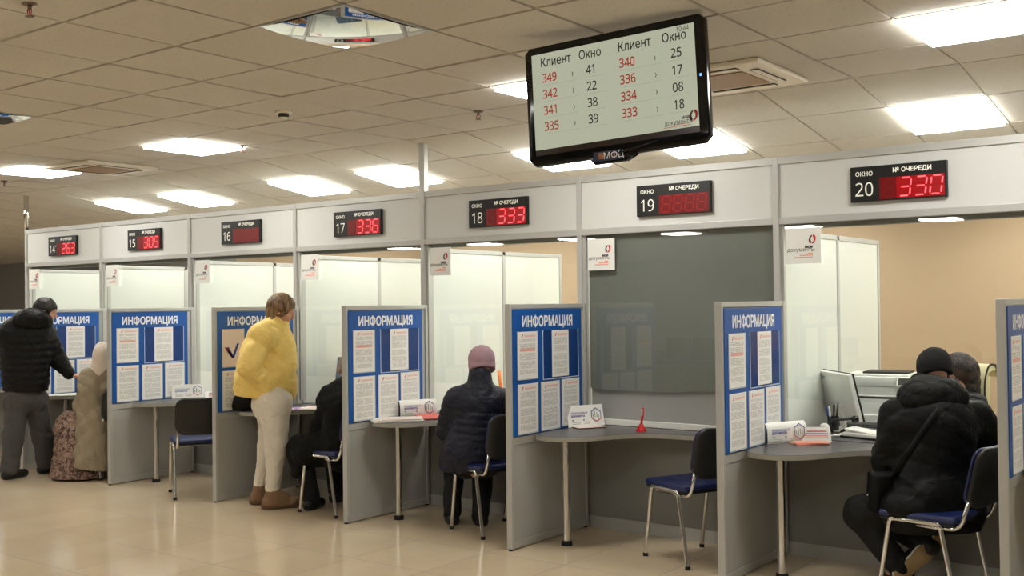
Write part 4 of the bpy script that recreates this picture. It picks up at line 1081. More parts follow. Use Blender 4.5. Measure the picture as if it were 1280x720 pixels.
# ================================================================== PEOPLE
class Fig:
    """smooth union of tapered limbs and ellipsoids, meshed into one continuous surface"""
    def __init__(s): s.p = []; s.cuts = []
    def cap(s, a, b, ra, rb, k=.02, flat=None, quilt=None, op='+'):
        s.p.append(('c', np.array(a, float), np.array(b, float), ra, rb, k, flat, quilt, op)); return s
    def ell(s, c, r, ax=None, k=.02, op='+'):
        A = np.eye(3) if ax is None else np.array([tuple(v) for v in ax], float)
        s.p.append(('e', np.array(c, float), np.array(r, float), A, k, op)); return s
    def cut(s, pt, n):                     # removes what lies beyond the plane on the side of n
        s.cuts.append((np.array(pt, float), np.array(Vector(n).normalized(), float))); return s
    def mesh(s, h, fold=0., ff=14., seed=0):
        lo = np.full(3, 1e9); hi = -lo
        for q in s.p:
            if q[-1] == '-': continue
            if q[0] == 'c': R = max(q[3], q[4])+.05; a = np.minimum(q[1], q[2])-R; b = np.maximum(q[1], q[2])+R
            else: R = q[2].max()+.05; a = q[1]-R; b = q[1]+R
            lo = np.minimum(lo, a); hi = np.maximum(hi, b)
        n = np.ceil((hi-lo)/h).astype(int)+2
        V = np.full(n, .2, np.float32)
        ax = [lo[i]+h*np.arange(n[i]) for i in range(3)]
        for q in s.p:
            if q[0] == 'c':
                _, A, B, ra, rb, k, flat, quilt, op = q
                R = max(ra, rb)+k+4*h+.02; a = np.minimum(A, B)-R; b = np.maximum(A, B)+R
            else:
                _, A, rad, X, k, op = q
                R = rad.max()+k+4*h+.02; a = A-R; b = A+R
            i0 = np.maximum(((a-lo)/h).astype(int), 0); i1 = np.minimum(((b-lo)/h).astype(int)+2, n)
            if (i1 <= i0).any(): continue
            sl = tuple(slice(i0[i], i1[i]) for i in range(3))
            P = np.stack(np.meshgrid(ax[0][sl[0]], ax[1][sl[1]], ax[2][sl[2]], indexing='ij'), -1)
            if q[0] == 'c':
                d = P-A; ba = B-A
                if flat is not None:
                    N = np.array(flat[0], float); N /= np.linalg.norm(N); c = d@N
                    d = d+(c*(1/flat[1]-1))[..., None]*N
                    bc = ba@N; ba = ba+bc*(1/flat[1]-1)*N
                L2 = max(ba@ba, 1e-9); t = np.clip((d@ba)/L2, 0, 1)
                r = ra+(rb-ra)*t
                D = np.linalg.norm(d-t[..., None]*ba, axis=-1)-r
                if quilt: D = D-quilt[1]*(np.abs(np.sin(PI*t*math.sqrt(L2)/quilt[0]))**.7-.5)
                if flat is not None: D = D*min(1, flat[1]+.25)
            else:
                l = (P-A)@X.T
                k0 = np.linalg.norm(l/rad, axis=-1); k1 = np.linalg.norm(l/(rad*rad), axis=-1)+1e-9
                D = k0*(k0-1)/k1
            W = V[sl]
            if op == '-': V[sl] = np.maximum(W, -D)
            else:
                hh = np.maximum(k-np.abs(W-D), 0)/max(k, 1e-6)
                V[sl] = np.minimum(W, D)-hh*hh*k/4
        if fold or s.cuts:
            P = np.stack(np.meshgrid(*ax, indexing='ij'), -1).astype(np.float32)
        if fold:
            rs = np.random.default_rng(seed)
            w = np.zeros(n, np.float32)
            for o in range(4):
                d1 = rs.normal(size=3); d1[2] *= 1.6; d1 /= np.linalg.norm(d1); d2 = rs.normal(size=3); d2 /= np.linalg.norm(d2)
                w += (.62-np.abs(np.sin(P@(d1*ff*(.8+.6*o)).astype(np.float32)+1.9*np.sin(P@(d2*ff*.6).astype(np.float32)+o)+o*2.))**.7)*1.6/(1+.35*o)
            V = V+fold*w
        for pt, nn in s.cuts: V = np.maximum(V, ((P-pt)@nn).astype(np.float32))
        return surface_net(V.astype(np.float32), lo, h)
def surface_net(V, lo, h):
    ins = V < 0
    n = V.shape
    c = [(i, j, k) for i in (0, 1) for j in (0, 1) for k in (0, 1)]
    def sub(A, o): return A[o[0]:n[0]-1+o[0], o[1]:n[1]-1+o[1], o[2]:n[2]-1+o[2]]
    cnt = sum(sub(ins, o).astype(np.int8) for o in c)
    act = (cnt > 0) & (cnt < 8)
    idx = np.argwhere(act); m = len(idx)
    pos = np.zeros((m, 3)); num = np.zeros(m)
    val = {o: V[idx[:, 0]+o[0], idx[:, 1]+o[1], idx[:, 2]+o[2]] for o in c}
    for o in c:
        for a in range(3):
            if o[a]: continue
            o2 = tuple(o[i]+(i == a) for i in range(3))
            x, y = val[o], val[o2]; mk = (x < 0) != (y < 0)
            t = np.where(mk, x/np.where(x == y, 1, x-y), 0)
            e = np.array(o, float)[None].repeat(m, 0); e[:, a] += t
            pos[mk] += e[mk]; num += mk
    verts = lo+h*(idx+pos/num[:, None])
    gid = np.full(act.shape, -1, np.int64); gid[act] = np.arange(m)
    quads = []
    for a in range(3):
        u, v = (a+1) % 3, (a+2) % 3
        A = ins.copy(); s0 = [slice(1, n[i]-1) for i in range(3)]; s0[a] = slice(0, n[a]-1); s1 = list(s0); s1[a] = slice(1, n[a])
        p, q = ins[tuple(s0)], ins[tuple(s1)]
        for sign in (0, 1):
            e = np.argwhere((p & ~q) if sign else (~p & q))
            if not len(e): continue
            e = e+np.array([0 if i == a else 1 for i in range(3)])
            du = np.eye(3, dtype=int)[u]; dv = np.eye(3, dtype=int)[v]
            g = lambda x: gid[x[:, 0], x[:, 1], x[:, 2]]
            Q = np.stack([g(e-du-dv), g(e-dv), g(e), g(e-du)], 1)
            quads.append(Q if sign else Q[:, ::-1])
    return verts, np.concatenate(quads)
def figmesh(name, fig, h, material, parent=None, base=(0, 0, 0), fold=0., ff=14., seed=0, smooth=1):
    v, f = fig.mesh(h, fold, ff, seed)
    v = v-np.array(base)
    for _ in range(smooth):                         # one light relaxation
        acc = np.zeros_like(v); nn = np.zeros(len(v))
        for a, b_ in ((0, 1), (1, 2), (2, 3), (3, 0)):
            np.add.at(acc, f[:, a], v[f[:, b_]]); np.add.at(nn, f[:, a], 1)
            np.add.at(acc, f[:, b_], v[f[:, a]]); np.add.at(nn, f[:, b_], 1)
        v = v*.5+.5*acc/np.maximum(nn, 1)[:, None]
    me = bpy.data.meshes.new(name); me.from_pydata(v.tolist(), [], f.tolist()); me.update()
    return mobj(name, me, material, parent, True)
def unit(v): v = Vector(v); return v.normalized()
def head(F, c, f, up=(0, 0, 1), s=1.):
    f = unit(f); up = Vector(up); r = f.cross(up).normalized(); u = r.cross(f)
    P = lambda a, b, d: c+r*(a*s)+f*(b*s)+u*(d*s)
    X = (r, f, u)
    F.ell(P(0, -.014, .030), (.074*s, .094*s, .086*s), X, .02)
    F.ell(P(0, .026, -.045), (.056*s, .062*s, .072*s), X, .03)
    F.cap(P(0, .058, -.098), P(0, .050, -.085), .022*s, .030*s, .02)
    for q in (-1, 1):
        F.cap(P(q*.045, -.02, -.075), P(q*.02, .045, -.098), .018*s, .018*s, .02)
        F.ell(P(q*.036, .056, -.028), (.026*s, .024*s, .026*s), X, .02)
        F.ell(P(q*.032, .088, .008), (.017*s, .014*s, .011*s), X, .006, '-')
        F.ell(P(q*.032, .076, .007), (.014*s, .013*s, .012*s), X, .004)
        F.ell(P(q*.077, -.012, -.008), (.010*s, .021*s, .033*s), X, .008)
        F.cap(P(q*.014, .083, .028), P(q*.045, .072, .030), .011*s, .009*s, .012)
    F.cap(P(0, .088, .010), P(0, .103, -.030), .009*s, .013*s, .012)
    F.cap(P(-.018, .080, -.062), P(.018, .080, -.062), .008*s, .008*s, .008)
    F.cap(P(-.015, .079, -.074), P(.015, .079, -.074), .009*s, .009*s, .008)
    return P, X
def hand(F, w, d, n, th, curl=.5, s=1.):
    """wrist w, fingers along d, palm facing n, thumb on side th"""
    d = unit(d); n = Vector(n); n = (n-d*n.dot(d)).normalized(); t = d.cross(n); t = t if t.dot(Vector(th)) > 0 else -t
    F.cap(w, w+d*.03*s, .026*s, .028*s, .02, (n, .7))
    F.cap(w+d*.03*s+t*.006, w+d*.075*s+t*.006, .038*s, .040*s, .015, (n, .42))
    for o, L in ((.030, .075), (.010, .085), (-.010, .079), (-.029, .062)):
        p = w+(d*.088+t*o)*s; a = curl*.35; q = p
        for k, fr in enumerate((.44, .32, .24)):
            a += curl*.55; dr = d*math.cos(a)+n*math.sin(a)+t*(o*1.2)*(1 if k == 0 else .3)
            e = q+dr.normalized()*L*fr*s
            F.cap(q, e, (.0092-.0008*k)*s, (.0086-.0008*k)*s, .004); q = e
    p = w+(d*.025+t*.028)*s; q = p+(d*.032+t*.026+n*.010)*s; F.cap(p, q, .013*s, .011*s, .012)
    e = q+(d*.030+t*.008+n*.012*(1+curl))*s; F.cap(q, e, .0105*s, .009*s, .004); F.cap(e, e+(d*.022-t*.001+n*.010*curl)*s, .0092*s, .008*s, .004)
def body(J, f_head, h=.0075, up=(0, 0, 1), hs=1., hands=None):
    """whole figure under the clothes; J holds the joints"""
    F = Fig()
    P, X = head(F, J['head'], f_head, up, hs)
    F.cap(P(0, -.022, -.06), J['neck'], .052*hs, .056*hs, .025)
    R = (J['shR']-J['shL']).normalized(); fw = Vector((0, 0, 1)).cross(R).normalized()
    F.cap(J['neck'], J['chest'], .06, .11, .05, (fw, .75))
    F.cap(J['shL']*.72+J['shR']*.28, J['shR']*.72+J['shL']*.28, .065, .065, .05)
    F.cap(J['chest'], J['pelvis'], .125, .125, .06, (fw, .72))
    F.cap(J['hipL'], J['hipR'], .095, .095, .05)
    for q in 'LR':
        F.cap(J['sh'+q], J['el'+q], .046, .036, .03); F.cap(J['el'+q], J['wr'+q], .037, .025, .02)
        F.cap(J['hip'+q], J['kn'+q], .072, .050, .04); F.cap(J['kn'+q], J['an'+q], .050, .034, .02)
        F.cap(J['an'+q], J['an'+q]*.3+J['toe'+q]*.7, .034, .024, .02)
        hd = (hands or {}).get(q)
        d = (J['wr'+q]-J['el'+q]).normalized()
        if hd: hand(F, J['wr'+q], *hd)
        else: hand(F, J['wr'+q], d, Vector((0, 0, -1)), -R if q == 'R' else R, .6)
    return F
def shoe(F, an, toe, r=.042, sole=.0):
    """one shoe: heel under the ankle, toe forward"""
    d = Vector(toe)-Vector(an); z = min(an.z, toe.z)
    d.z = 0; d.normalize(); g = Vector((an.x, an.y, toe.z))
    F.cap(g-d*.035, g+d*.03, r, r*.98, .02); F.cap(g+d*.03, Vector((toe.x, toe.y, toe.z-.004)), r*.98, r*.80, .02)
    F.cap(an, g, r*1.02, r, .02)
    F.cut(Vector((0, 0, toe.z-.040)), (0, 0, -1))
def person(label, J, f_head, **kw):
    base = Vector((J['pelvis'].x, J['pelvis'].y, 0))
    o = figmesh('person', body(J, f_head, **kw), .0075, M['skin'], None, base)
    o.location = base; tag(o, label, 'person')
    return o, base
VD = Vector((FWD.x, FWD.y, 0)).normalized(); VR = Vector((RIGHT.x, RIGHT.y, 0)).normalized(); Z = Vector((0, 0, 1))
def hair_cap(J, f_head, grow=.012, front=.035, low=-.05, up=(0, 0, 1), s=1., back_low=-.09, nape=True, ears=True):
    F = Fig(); f = unit(f_head); r = f.cross(Vector(up)).normalized(); u = r.cross(f); c = J['head']
    X = (r, f, u); P = lambda a, b, d: c+r*a*s+f*b*s+u*d*s
    F.ell(P(0, -.014, .032), ((.074+grow)*s, (.094+grow)*s, (.086+grow)*s), X, .02)
    if nape: F.cap(P(0, -.060, -.03), P(0, -.055, back_low), .058*s, .042*s, .03)
    F.ell(P(0, .085, -.035), (.075*s, .062*s, .082*s), X, .01, '-')       # the face stays free
    if ears:
        for q in (-1, 1): F.ell(P(q*.085, .012, -.020), (.020*s, .030*s, .040*s), X, .01, '-')
    else:
        for q in (-1, 1): F.cap(P(q*.066, -.030, .02), P(q*.060, -.040, back_low+.03), .028*s, .020*s, .02)
    F.cut(P(0, 0, back_low-.02), -u)
    return F

# ---------------------------------------------------------------- the man in black standing at the far left
def man_standing():
    D = 10.08
    J = dict(head=at(57, 389, D+.02), neck=at(46, 405, D), chest=at(33, 438, D), pelvis=at(31, 494, D),
        shL=at(12, 417, D-.05), shR=at(56, 416, D+.10), elL=at(10, 455, D+.10), wrL=at(18, 476, D+.32),
        elR=at(74, 452, D+.16), wrR=at(88, 469, D+.16), hipL=at(22, 500, D-.03), hipR=at(43, 500, D+.08),
        knL=at(17, 546, D-.10), knR=at(53, 545, D+.16), anL=at(12, 588, 9.93), anR=at(57, 581, 10.27))
    fd = (VD*.85+VR*.5).normalized()
    J['toeL'] = J['anL']+fd*.15; J['toeL'].z = .045; J['toeR'] = J['anR']+(VD*.75+VR*.65).normalized()*.15; J['toeR'].z = .045
    fh = (VR*.96+VD*.22+Z*-.28)
    o, base = person('person in black hooded puffer jacket and dark trousers standing at the far left', J, fh,
                     hands={'R': ((VR*.9+VD*.35-Z*.15), -Z, VR*-.3+VD, .45)})
    G = lambda n, F, h, m, **k: figmesh(n, F, h, m, o, base, **k)
    F = Fig(); ff = (VD*.9-VR*.1)
    F.cap(at(32, 482, D), at(32, 422, D), .215, .235, .06, (VD, .72), (.066, .014))
    F.cap(at(20, 419, D-.03), at(50, 417, D+.07), .12, .12, .08)
    F.cap(at(33, 415, D), J['neck'], .15, .10, .06)
    for q, e in (('L', 1), ('R', 1)):
        F.cap(J['sh'+q], J['el'+q], .098, .078, .05, None, (.06, .010)); F.cap(J['el'+q], J['wr'+q]-(J['wr'+q]-J['el'+q])*.12, .078, .052, .03, None, (.055, .010))
    F.cut(at(32, 489, D), -Z)
    G('puffer_jacket', F, .011, M['jk_black'], fold=.0025, ff=16)
    F = Fig()                                                     # the hood lying on the back
    F.ell(at(40, 399, D-.08), (.165, .13, .105), (VR, VD, Z), .05); F.cap(at(25, 402, D-.05), at(56, 403, D), .075, .07, .06)
    F.ell(at(48, 388, D+.04), (.10, .10, .06), (VR, VD, Z), .03, '-')
    G('hood', F, .010, M['jk_black'], fold=.004, ff=20)
    F = Fig()
    F.cap(J['hipL'], J['hipR'], .122, .122, .05)
    F.cap(J['pelvis']+Z*.08, J['pelvis']-Z*.02, .135, .135, .05, (VD, .8))
    for q in 'LR':
        F.cap(J['hip'+q], J['kn'+q], .106, .086, .04); F.cap(J['kn'+q], J['an'+q]+Z*.02, .086, .080, .04)
    G('trousers', F, .011, M['tr_grey'], fold=.006, ff=16, seed=3)
    for q in 'LR':
        F = Fig(); shoe(F, J['an'+q]-Z*.01, J['toe'+q], .05); G('shoe', F, .009, M['shoe_black'])
    F = hair_cap(J, fh, .014, back_low=-.075); G('hair', F, .008, M['hair_black'], fold=.002, ff=60)
man_standing()

# ---------------------------------------------------------------- the seated woman in the beige raincoat
def woman_beige():
    D = 9.92
    fw = (VD*.84-VR*.55).normalized()
    J = dict(head=at(128, 444, D), neck=at(124, 462, D), chest=at(119, 492, D), pelvis=at(127, 531, D),
        shL=at(109, 475, D+.02), shR=at(136, 473, D+.06), elL=at(103, 506, D+.05), wrL=at(99, 503, D+.30), elR=at(140, 508, D+.25), wrR=at(118, 503, D+.42),
        hipL=at(120, 533, D-.03), hipR=at(132, 533, D+.08), knL=at(92, 533, D+.18), knR=at(108, 534, D+.36), anL=at(86, 590, D+.10), anR=at(104, 586, D+.30))
    for q in 'LR': J['toe'+q] = J['an'+q]+fw*.13; J['toe'+q].z = .035; J['an'+q].z = .09
    fh = fw*1-Z*.15
    o, base = person('seated person in a beige raincoat, pale headscarf and long patterned skirt at the left', J, fh)
    G = lambda n, F, h, m, **k: figmesh(n, F, h, m, o, base, **k)
    F = Fig()
    F.ell(J['head']+Z*.02-fw*.015, (.088, .108, .106), (fw.cross(Z), fw, Z), .03); F.cap(J['head']-Z*.03-fw*.02, J['neck']-Z*.02, .078, .092, .03)
    F.ell(J['head']+fw*.10-Z*.025, (.062, .06, .088), (fw.cross(Z), fw, Z), .01, '-')
    G('headscarf', F, .009, M['scarf'], fold=.0035, ff=17, seed=9)
    F = Fig()
    F.cap(J['chest'], J['pelvis'], .150, .160, .06, (fw, .85)); F.cap(J['shL'], J['shR'], .085, .085, .06); F.cap(at(121, 480, D), J['neck']-Z*.02, .12, .085, .05)
    F.cap(J['neck']-Z*.05-VR*.10, J['neck']-Z*.05+VR*.08, .055, .055, .03)
    for q in 'LR': F.cap(J['sh'+q], J['el'+q], .082, .070, .035); F.cap(J['el'+q], J['wr'+q], .070, .05, .03)
    F.cap(at(119, 528, D-.09), at(113, 582, D-.14), .125, .15, .05, (VD, .5)); F.cap(at(108, 520, D-.03), at(103, 574, D-.06), .075, .055, .06)
    F.cap(at(111, 488, D-.10), at(134, 483, D-.06), .030, .045, .03)
    F.cut(at(112, 583, D), (-Z+VR*-.12))
    G('raincoat', F, .011, M['coat_beige'], fold=.010, ff=12, seed=5)
    F = Fig()
    F.cap(J['hipL'], J['knL'], .11, .13, .06); F.cap(J['hipR'], J['knR'], .11, .13, .06)
    F.cap(J['knL'], at(84, 601, D+.05)+Z*.02, .12, .135, .1); F.cap(at(112, 548, D+.12), at(110, 601, D+.05)+Z*.02, .17, .20, .1); F.cap(at(95, 540, D+.1), at(96, 601, D)+Z*.02, .16, .19, .1)
    F.cut(Vector((0, 0, .018)), -Z)
    G('skirt', F, .012, M['skirt'], fold=.012, ff=20, seed=8)
    for q in 'LR':
        F = Fig(); shoe(F, J['an'+q], J['toe'+q], .04); G('shoe', F, .010, M['shoe_black'])
woman_beige()

# ---------------------------------------------------------------- the woman in the yellow jacket
def woman_yellow():
    D = 8.45
    f = (VR*.95+VD*.30).normalized()
    J = dict(head=at(352, 388, D), neck=at(344, 409, D), chest=at(333, 440, D), pelvis=at(343, 500, D),
        shR=at(329, 419, D-.19), shL=at(342, 418, D+.16), elR=at(311, 458, D-.28), wrR=at(338, 487, D-.11), elL=at(340, 462, D+.24), wrL=at(356, 482, D+.17),
        hipR=at(344, 503, D-.09), hipL=at(341, 503, D+.09), knR=at(345, 560, D-.10), knL=at(336, 560, D+.10), anR=at(341, 615, D-.09), anL=at(326, 609, D+.12))
    J['toeR'] = J['anR']+f*.155; J['toeL'] = J['anL']+f*.15
    for q in 'LR': J['toe'+q].z = .05
    fh = VR*.97+VD*.10-Z*.30
    o, base = person('person in a short yellow puffer jacket, white jeans and tan boots leaning over a desk', J, fh, hands={'R': ((VR*.6-Z*.8), VD, VR, .4)})
    G = lambda n, F, h, m, **k: figmesh(n, F, h, m, o, base, **k)
    F = Fig()
    F.cap(at(331, 478, D), at(335, 432, D), .205, .185, .06, (VD, .86), (.10, .009)); F.cap(J['shR'], J['shL'], .105, .105, .08)
    F.cap(at(309, 482, D-.02), at(318, 440, D-.03), .105, .08, .1); F.cap(at(352, 489, D), at(351, 440, D), .115, .12, .08)
    F.cap(at(335, 427, D), J['neck']-Z*.03, .15, .11, .05); F.cap(J['neck']-Z*.03, at(350, 400, D), .095, .084, .02)
    F.cap(J['shR'], J['elR'], .090, .088, .02, None, (.09, .005)); F.cap(J['elR'], J['wrR']+(J['elR']-J['wrR'])*.10, .088, .066, .02, None, (.08, .005))
    F.cap(J['shL'], J['elL'], .110, .095, .05); F.cap(J['elL'], J['wrL'], .095, .07, .035)
    F.ell(at(355, 392, D), (.085, .10, .075), (fh.normalized(), VD, Z), .02, '-')
    F.cut(at(332, 497, D), (-Z*1.0-VR*.10))
    G('puffer_jacket', F, .010, M['jk_yellow'], fold=.0065, ff=13, seed=11)
    F = Fig()
    F.cap(J['hipR'], J['hipL'], .125, .125, .06); F.cap(J['pelvis']+Z*.1, J['pelvis'], .135, .13, .05)
    F.cap(at(336, 505, D), at(337, 510, D), .135, .125, .06)
    for q in 'LR':
        F.cap(J['hip'+q], J['kn'+q], .125, .082, .04); F.cap(J['kn'+q], J['an'+q]+Z*.03, .082, .055, .04)
    G('jeans', F, .010, M['tr_white'], fold=.003, ff=14, seed=4)
    for q in 'LR':
        F = Fig(); F.cap(J['an'+q]+Z*.035, J['an'+q]-Z*.0, .060, .056, .01); G('sock', F, .009, M['sock'], fold=.002, ff=50)
        F = Fig(); a = J['an'+q].copy(); t_ = J['toe'+q]
        F.cap(a-Z*.01, Vector((a.x, a.y, .06)), .058, .060, .02); F.cap(Vector((a.x, a.y, .05))-f*.03, Vector((t_.x, t_.y, .045)), .056, .048, .03); F.cap(a-Z*.01, a+f*.07-Z*.05, .052, .05, .03)
        F.cut(Vector((0, 0, .022)), -Z)
        b_ = G('boot', F, .008, M['boot_tan'], fold=.002, ff=30)
        F = Fig(); F.cap(Vector((a.x, a.y, .022))-f*.035, Vector((t_.x, t_.y, .022)), .058, .050, .02); F.cut(Vector((0, 0, .034)), Z); F.cut(Vector((0, 0, .001)), -Z)
        figmesh('sole', F, .007, mat('brown_sole', (.40, .29, .20), .8) if 'brown_sole' not in bpy.data.materials else bpy.data.materials['brown_sole'], b_, base)
    F = hair_cap(J, fh, .020, back_low=-.12, ears=False); G('hair', F, .007, M['hair_blond'], fold=.003, ff=45)
woman_yellow()

# ---------------------------------------------------------------- the seated person in black, half hidden by a divider
def person_black():
    D = 8.20
    fw = (VD*.84-VR*.55).normalized()
    J = dict(head=at(436, 461, D+.12), neck=at(434, 484, D+.02), chest=at(433, 512, D), pelvis=at(434, 560, D-.02),
        shL=at(413, 500, D+.02), shR=at(456, 498, D+.10), elL=at(401, 534, D+.08), wrL=at(402, 515, D+.34), elR=at(466, 530, D+.26), wrR=at(434, 512, D+.42),
        hipL=at(426, 563, D), hipR=at(444, 563, D+.10), knL=at(377, 562, D+.12), knR=at(416, 565, D+.44), anL=at(389, 618, D+.10), anR=at(421, 618, D+.40))
    for q in 'LR': J['toe'+q] = J['an'+q]+(VD*.8+VR*.35)*.15; J['toe'+q].z = .04; J['an'+q].z = .09
    fh = VD*.9-VR*.1-Z*.15
    o, base = person('seated person in a long black coat half hidden behind the divider beside the yellow jacket', J, fh)
    G = lambda n, F, h, m, **k: figmesh(n, F, h, m, o, base, **k)
    F = Fig()
    F.cap(J['chest'], J['pelvis'], .185, .185, .06, (fw, .8)); F.cap(J['shL'], J['shR'], .095, .095, .08); F.cap(at(434, 500, D), J['neck'], .14, .09, .06); F.cap(at(410, 488, D-.02), J['neck']-Z*.02, .04, .07, .06)
    for q in 'LR': F.cap(J['sh'+q], J['el'+q], .088, .075, .05); F.cap(J['el'+q], J['wr'+q], .075, .05, .03)
    F.cap(J['hipL'], J['knL'], .135, .115, .06); F.cap(J['hipR'], J['knR'], .135, .115, .06); F.cap(J['knL'], at(373, 588, D+.05), .10, .06, .06); F.cap(at(400, 556, D), at(384, 566, D), .10, .10, .06)
    G('coat', F, .011, M['coat_black'], fold=.006, ff=17, seed=15)
    F = Fig()
    for q in 'LR': F.cap(J['kn'+q], J['an'+q], .078, .066, .03)
    G('trousers', F, .011, M['tr_black'], fold=.003)
    for q in 'LR':
        F = Fig(); shoe(F, J['an'+q], J['toe'+q], .047); G('shoe', F, .009, M['shoe_black'])
    F = hair_cap(J, fh, .006, back_low=-.04); F.ell(J['head']+Z*.06, (.06, .07, .08), None, .01, '-'); G('hair', F, .007, M['hair_grey'], fold=.001, ff=60)
person_black()

# ---------------------------------------------------------------- the seated woman in the navy puffer and mauve hat
def woman_navy():
    D = 7.47
    fw = (VD*.98-VR*.15).normalized()
    J = dict(head=at(602, 455, D+.05), neck=at(600, 478, D+.01), chest=at(596, 515, D), pelvis=at(594, 574, D),
        shL=at(569, 498, D), shR=at(628, 498, D+.03), elL=at(558, 538, D+.10), wrL=at(583, 530, D+.35), elR=at(638, 538, D+.14), wrR=at(616, 524, D+.38),
        hipL=at(582, 578, D+.02), hipR=at(606, 578, D+.04), knL=at(568, 580, D+.42), knR=at(604, 584, D+.42), anL=at(565, 636, D+.22), anR=at(601, 644, D+.16))
    for q in 'LR': J['toe'+q] = J['an'+q]+(VD*.95-VR*.25)*.15; J['toe'+q].z = .04; J['an'+q].z = .09
    fh = fw-Z*.2
    o, base = person('seated person in a navy puffer jacket and mauve knit hat seen from behind', J, fh)
    G = lambda n, F, h, m, **k: figmesh(n, F, h, m, o, base, **k)
    F = Fig()
    F.cap(at(592, 577, D), at(597, 510, D), .190, .170, .05, (fw, .72), (.052, .013)); F.cap(at(577, 499, D), at(620, 499, D+.02), .080, .080, .08)
    F.cap(at(598, 503, D), J['neck']-Z*.0, .10, .082, .04, None, (.045, .006)); F.cap(J['neck']-Z*.02, J['neck']+Z*.055, .082, .078, .02, None, (.04, .006))
    F.cap(at(580, 565, D-.03), at(577, 578, D), .15, .16, .06, (fw, .8))
    for q in 'LR': F.cap(J['sh'+q], J['el'+q], .080, .072, .025, None, (.052, .010)); F.cap(J['el'+q], J['wr'+q], .075, .052, .03, None, (.05, .009))
    F.cut(at(590, 590, D), -Z-VR*.08)
    G('puffer_jacket', F, .010, M['jk_navy'], fold=.003, ff=18, seed=21)
    F = Fig()
    F.cap(J['hipL'], J['hipR'], .11, .11, .05)
    for q in 'LR': F.cap(J['hip'+q], J['kn'+q], .095, .08, .04); F.cap(J['kn'+q], J['an'+q], .078, .062, .03)
    G('trousers', F, .011, M['tr_black'], fold=.004, ff=18)
    for q in 'LR':
        F = Fig(); shoe(F, J['an'+q], J['toe'+q], .047); G('shoe', F, .009, M['shoe_black'])
    F = Fig(); f = fh.normalized(); r = f.cross(Z).normalized(); u = r.cross(f); c = J['head']
    F.ell(c+u*.035-f*.008, (.096, .112, .100), (r, f, u), .02); F.cap(c-u*.012-f*.012, c-u*.034-f*.016, .097, .095, .004)
    F.ell(c-u*.07+f*.10, (.085, .075, .085), (r, f, u), .01, '-'); F.cut(c-u*.055, -u-f*.25)
    pass
    G('knit_hat', F, .007, M['hat_mauve'], fold=.001, ff=60)
woman_navy()

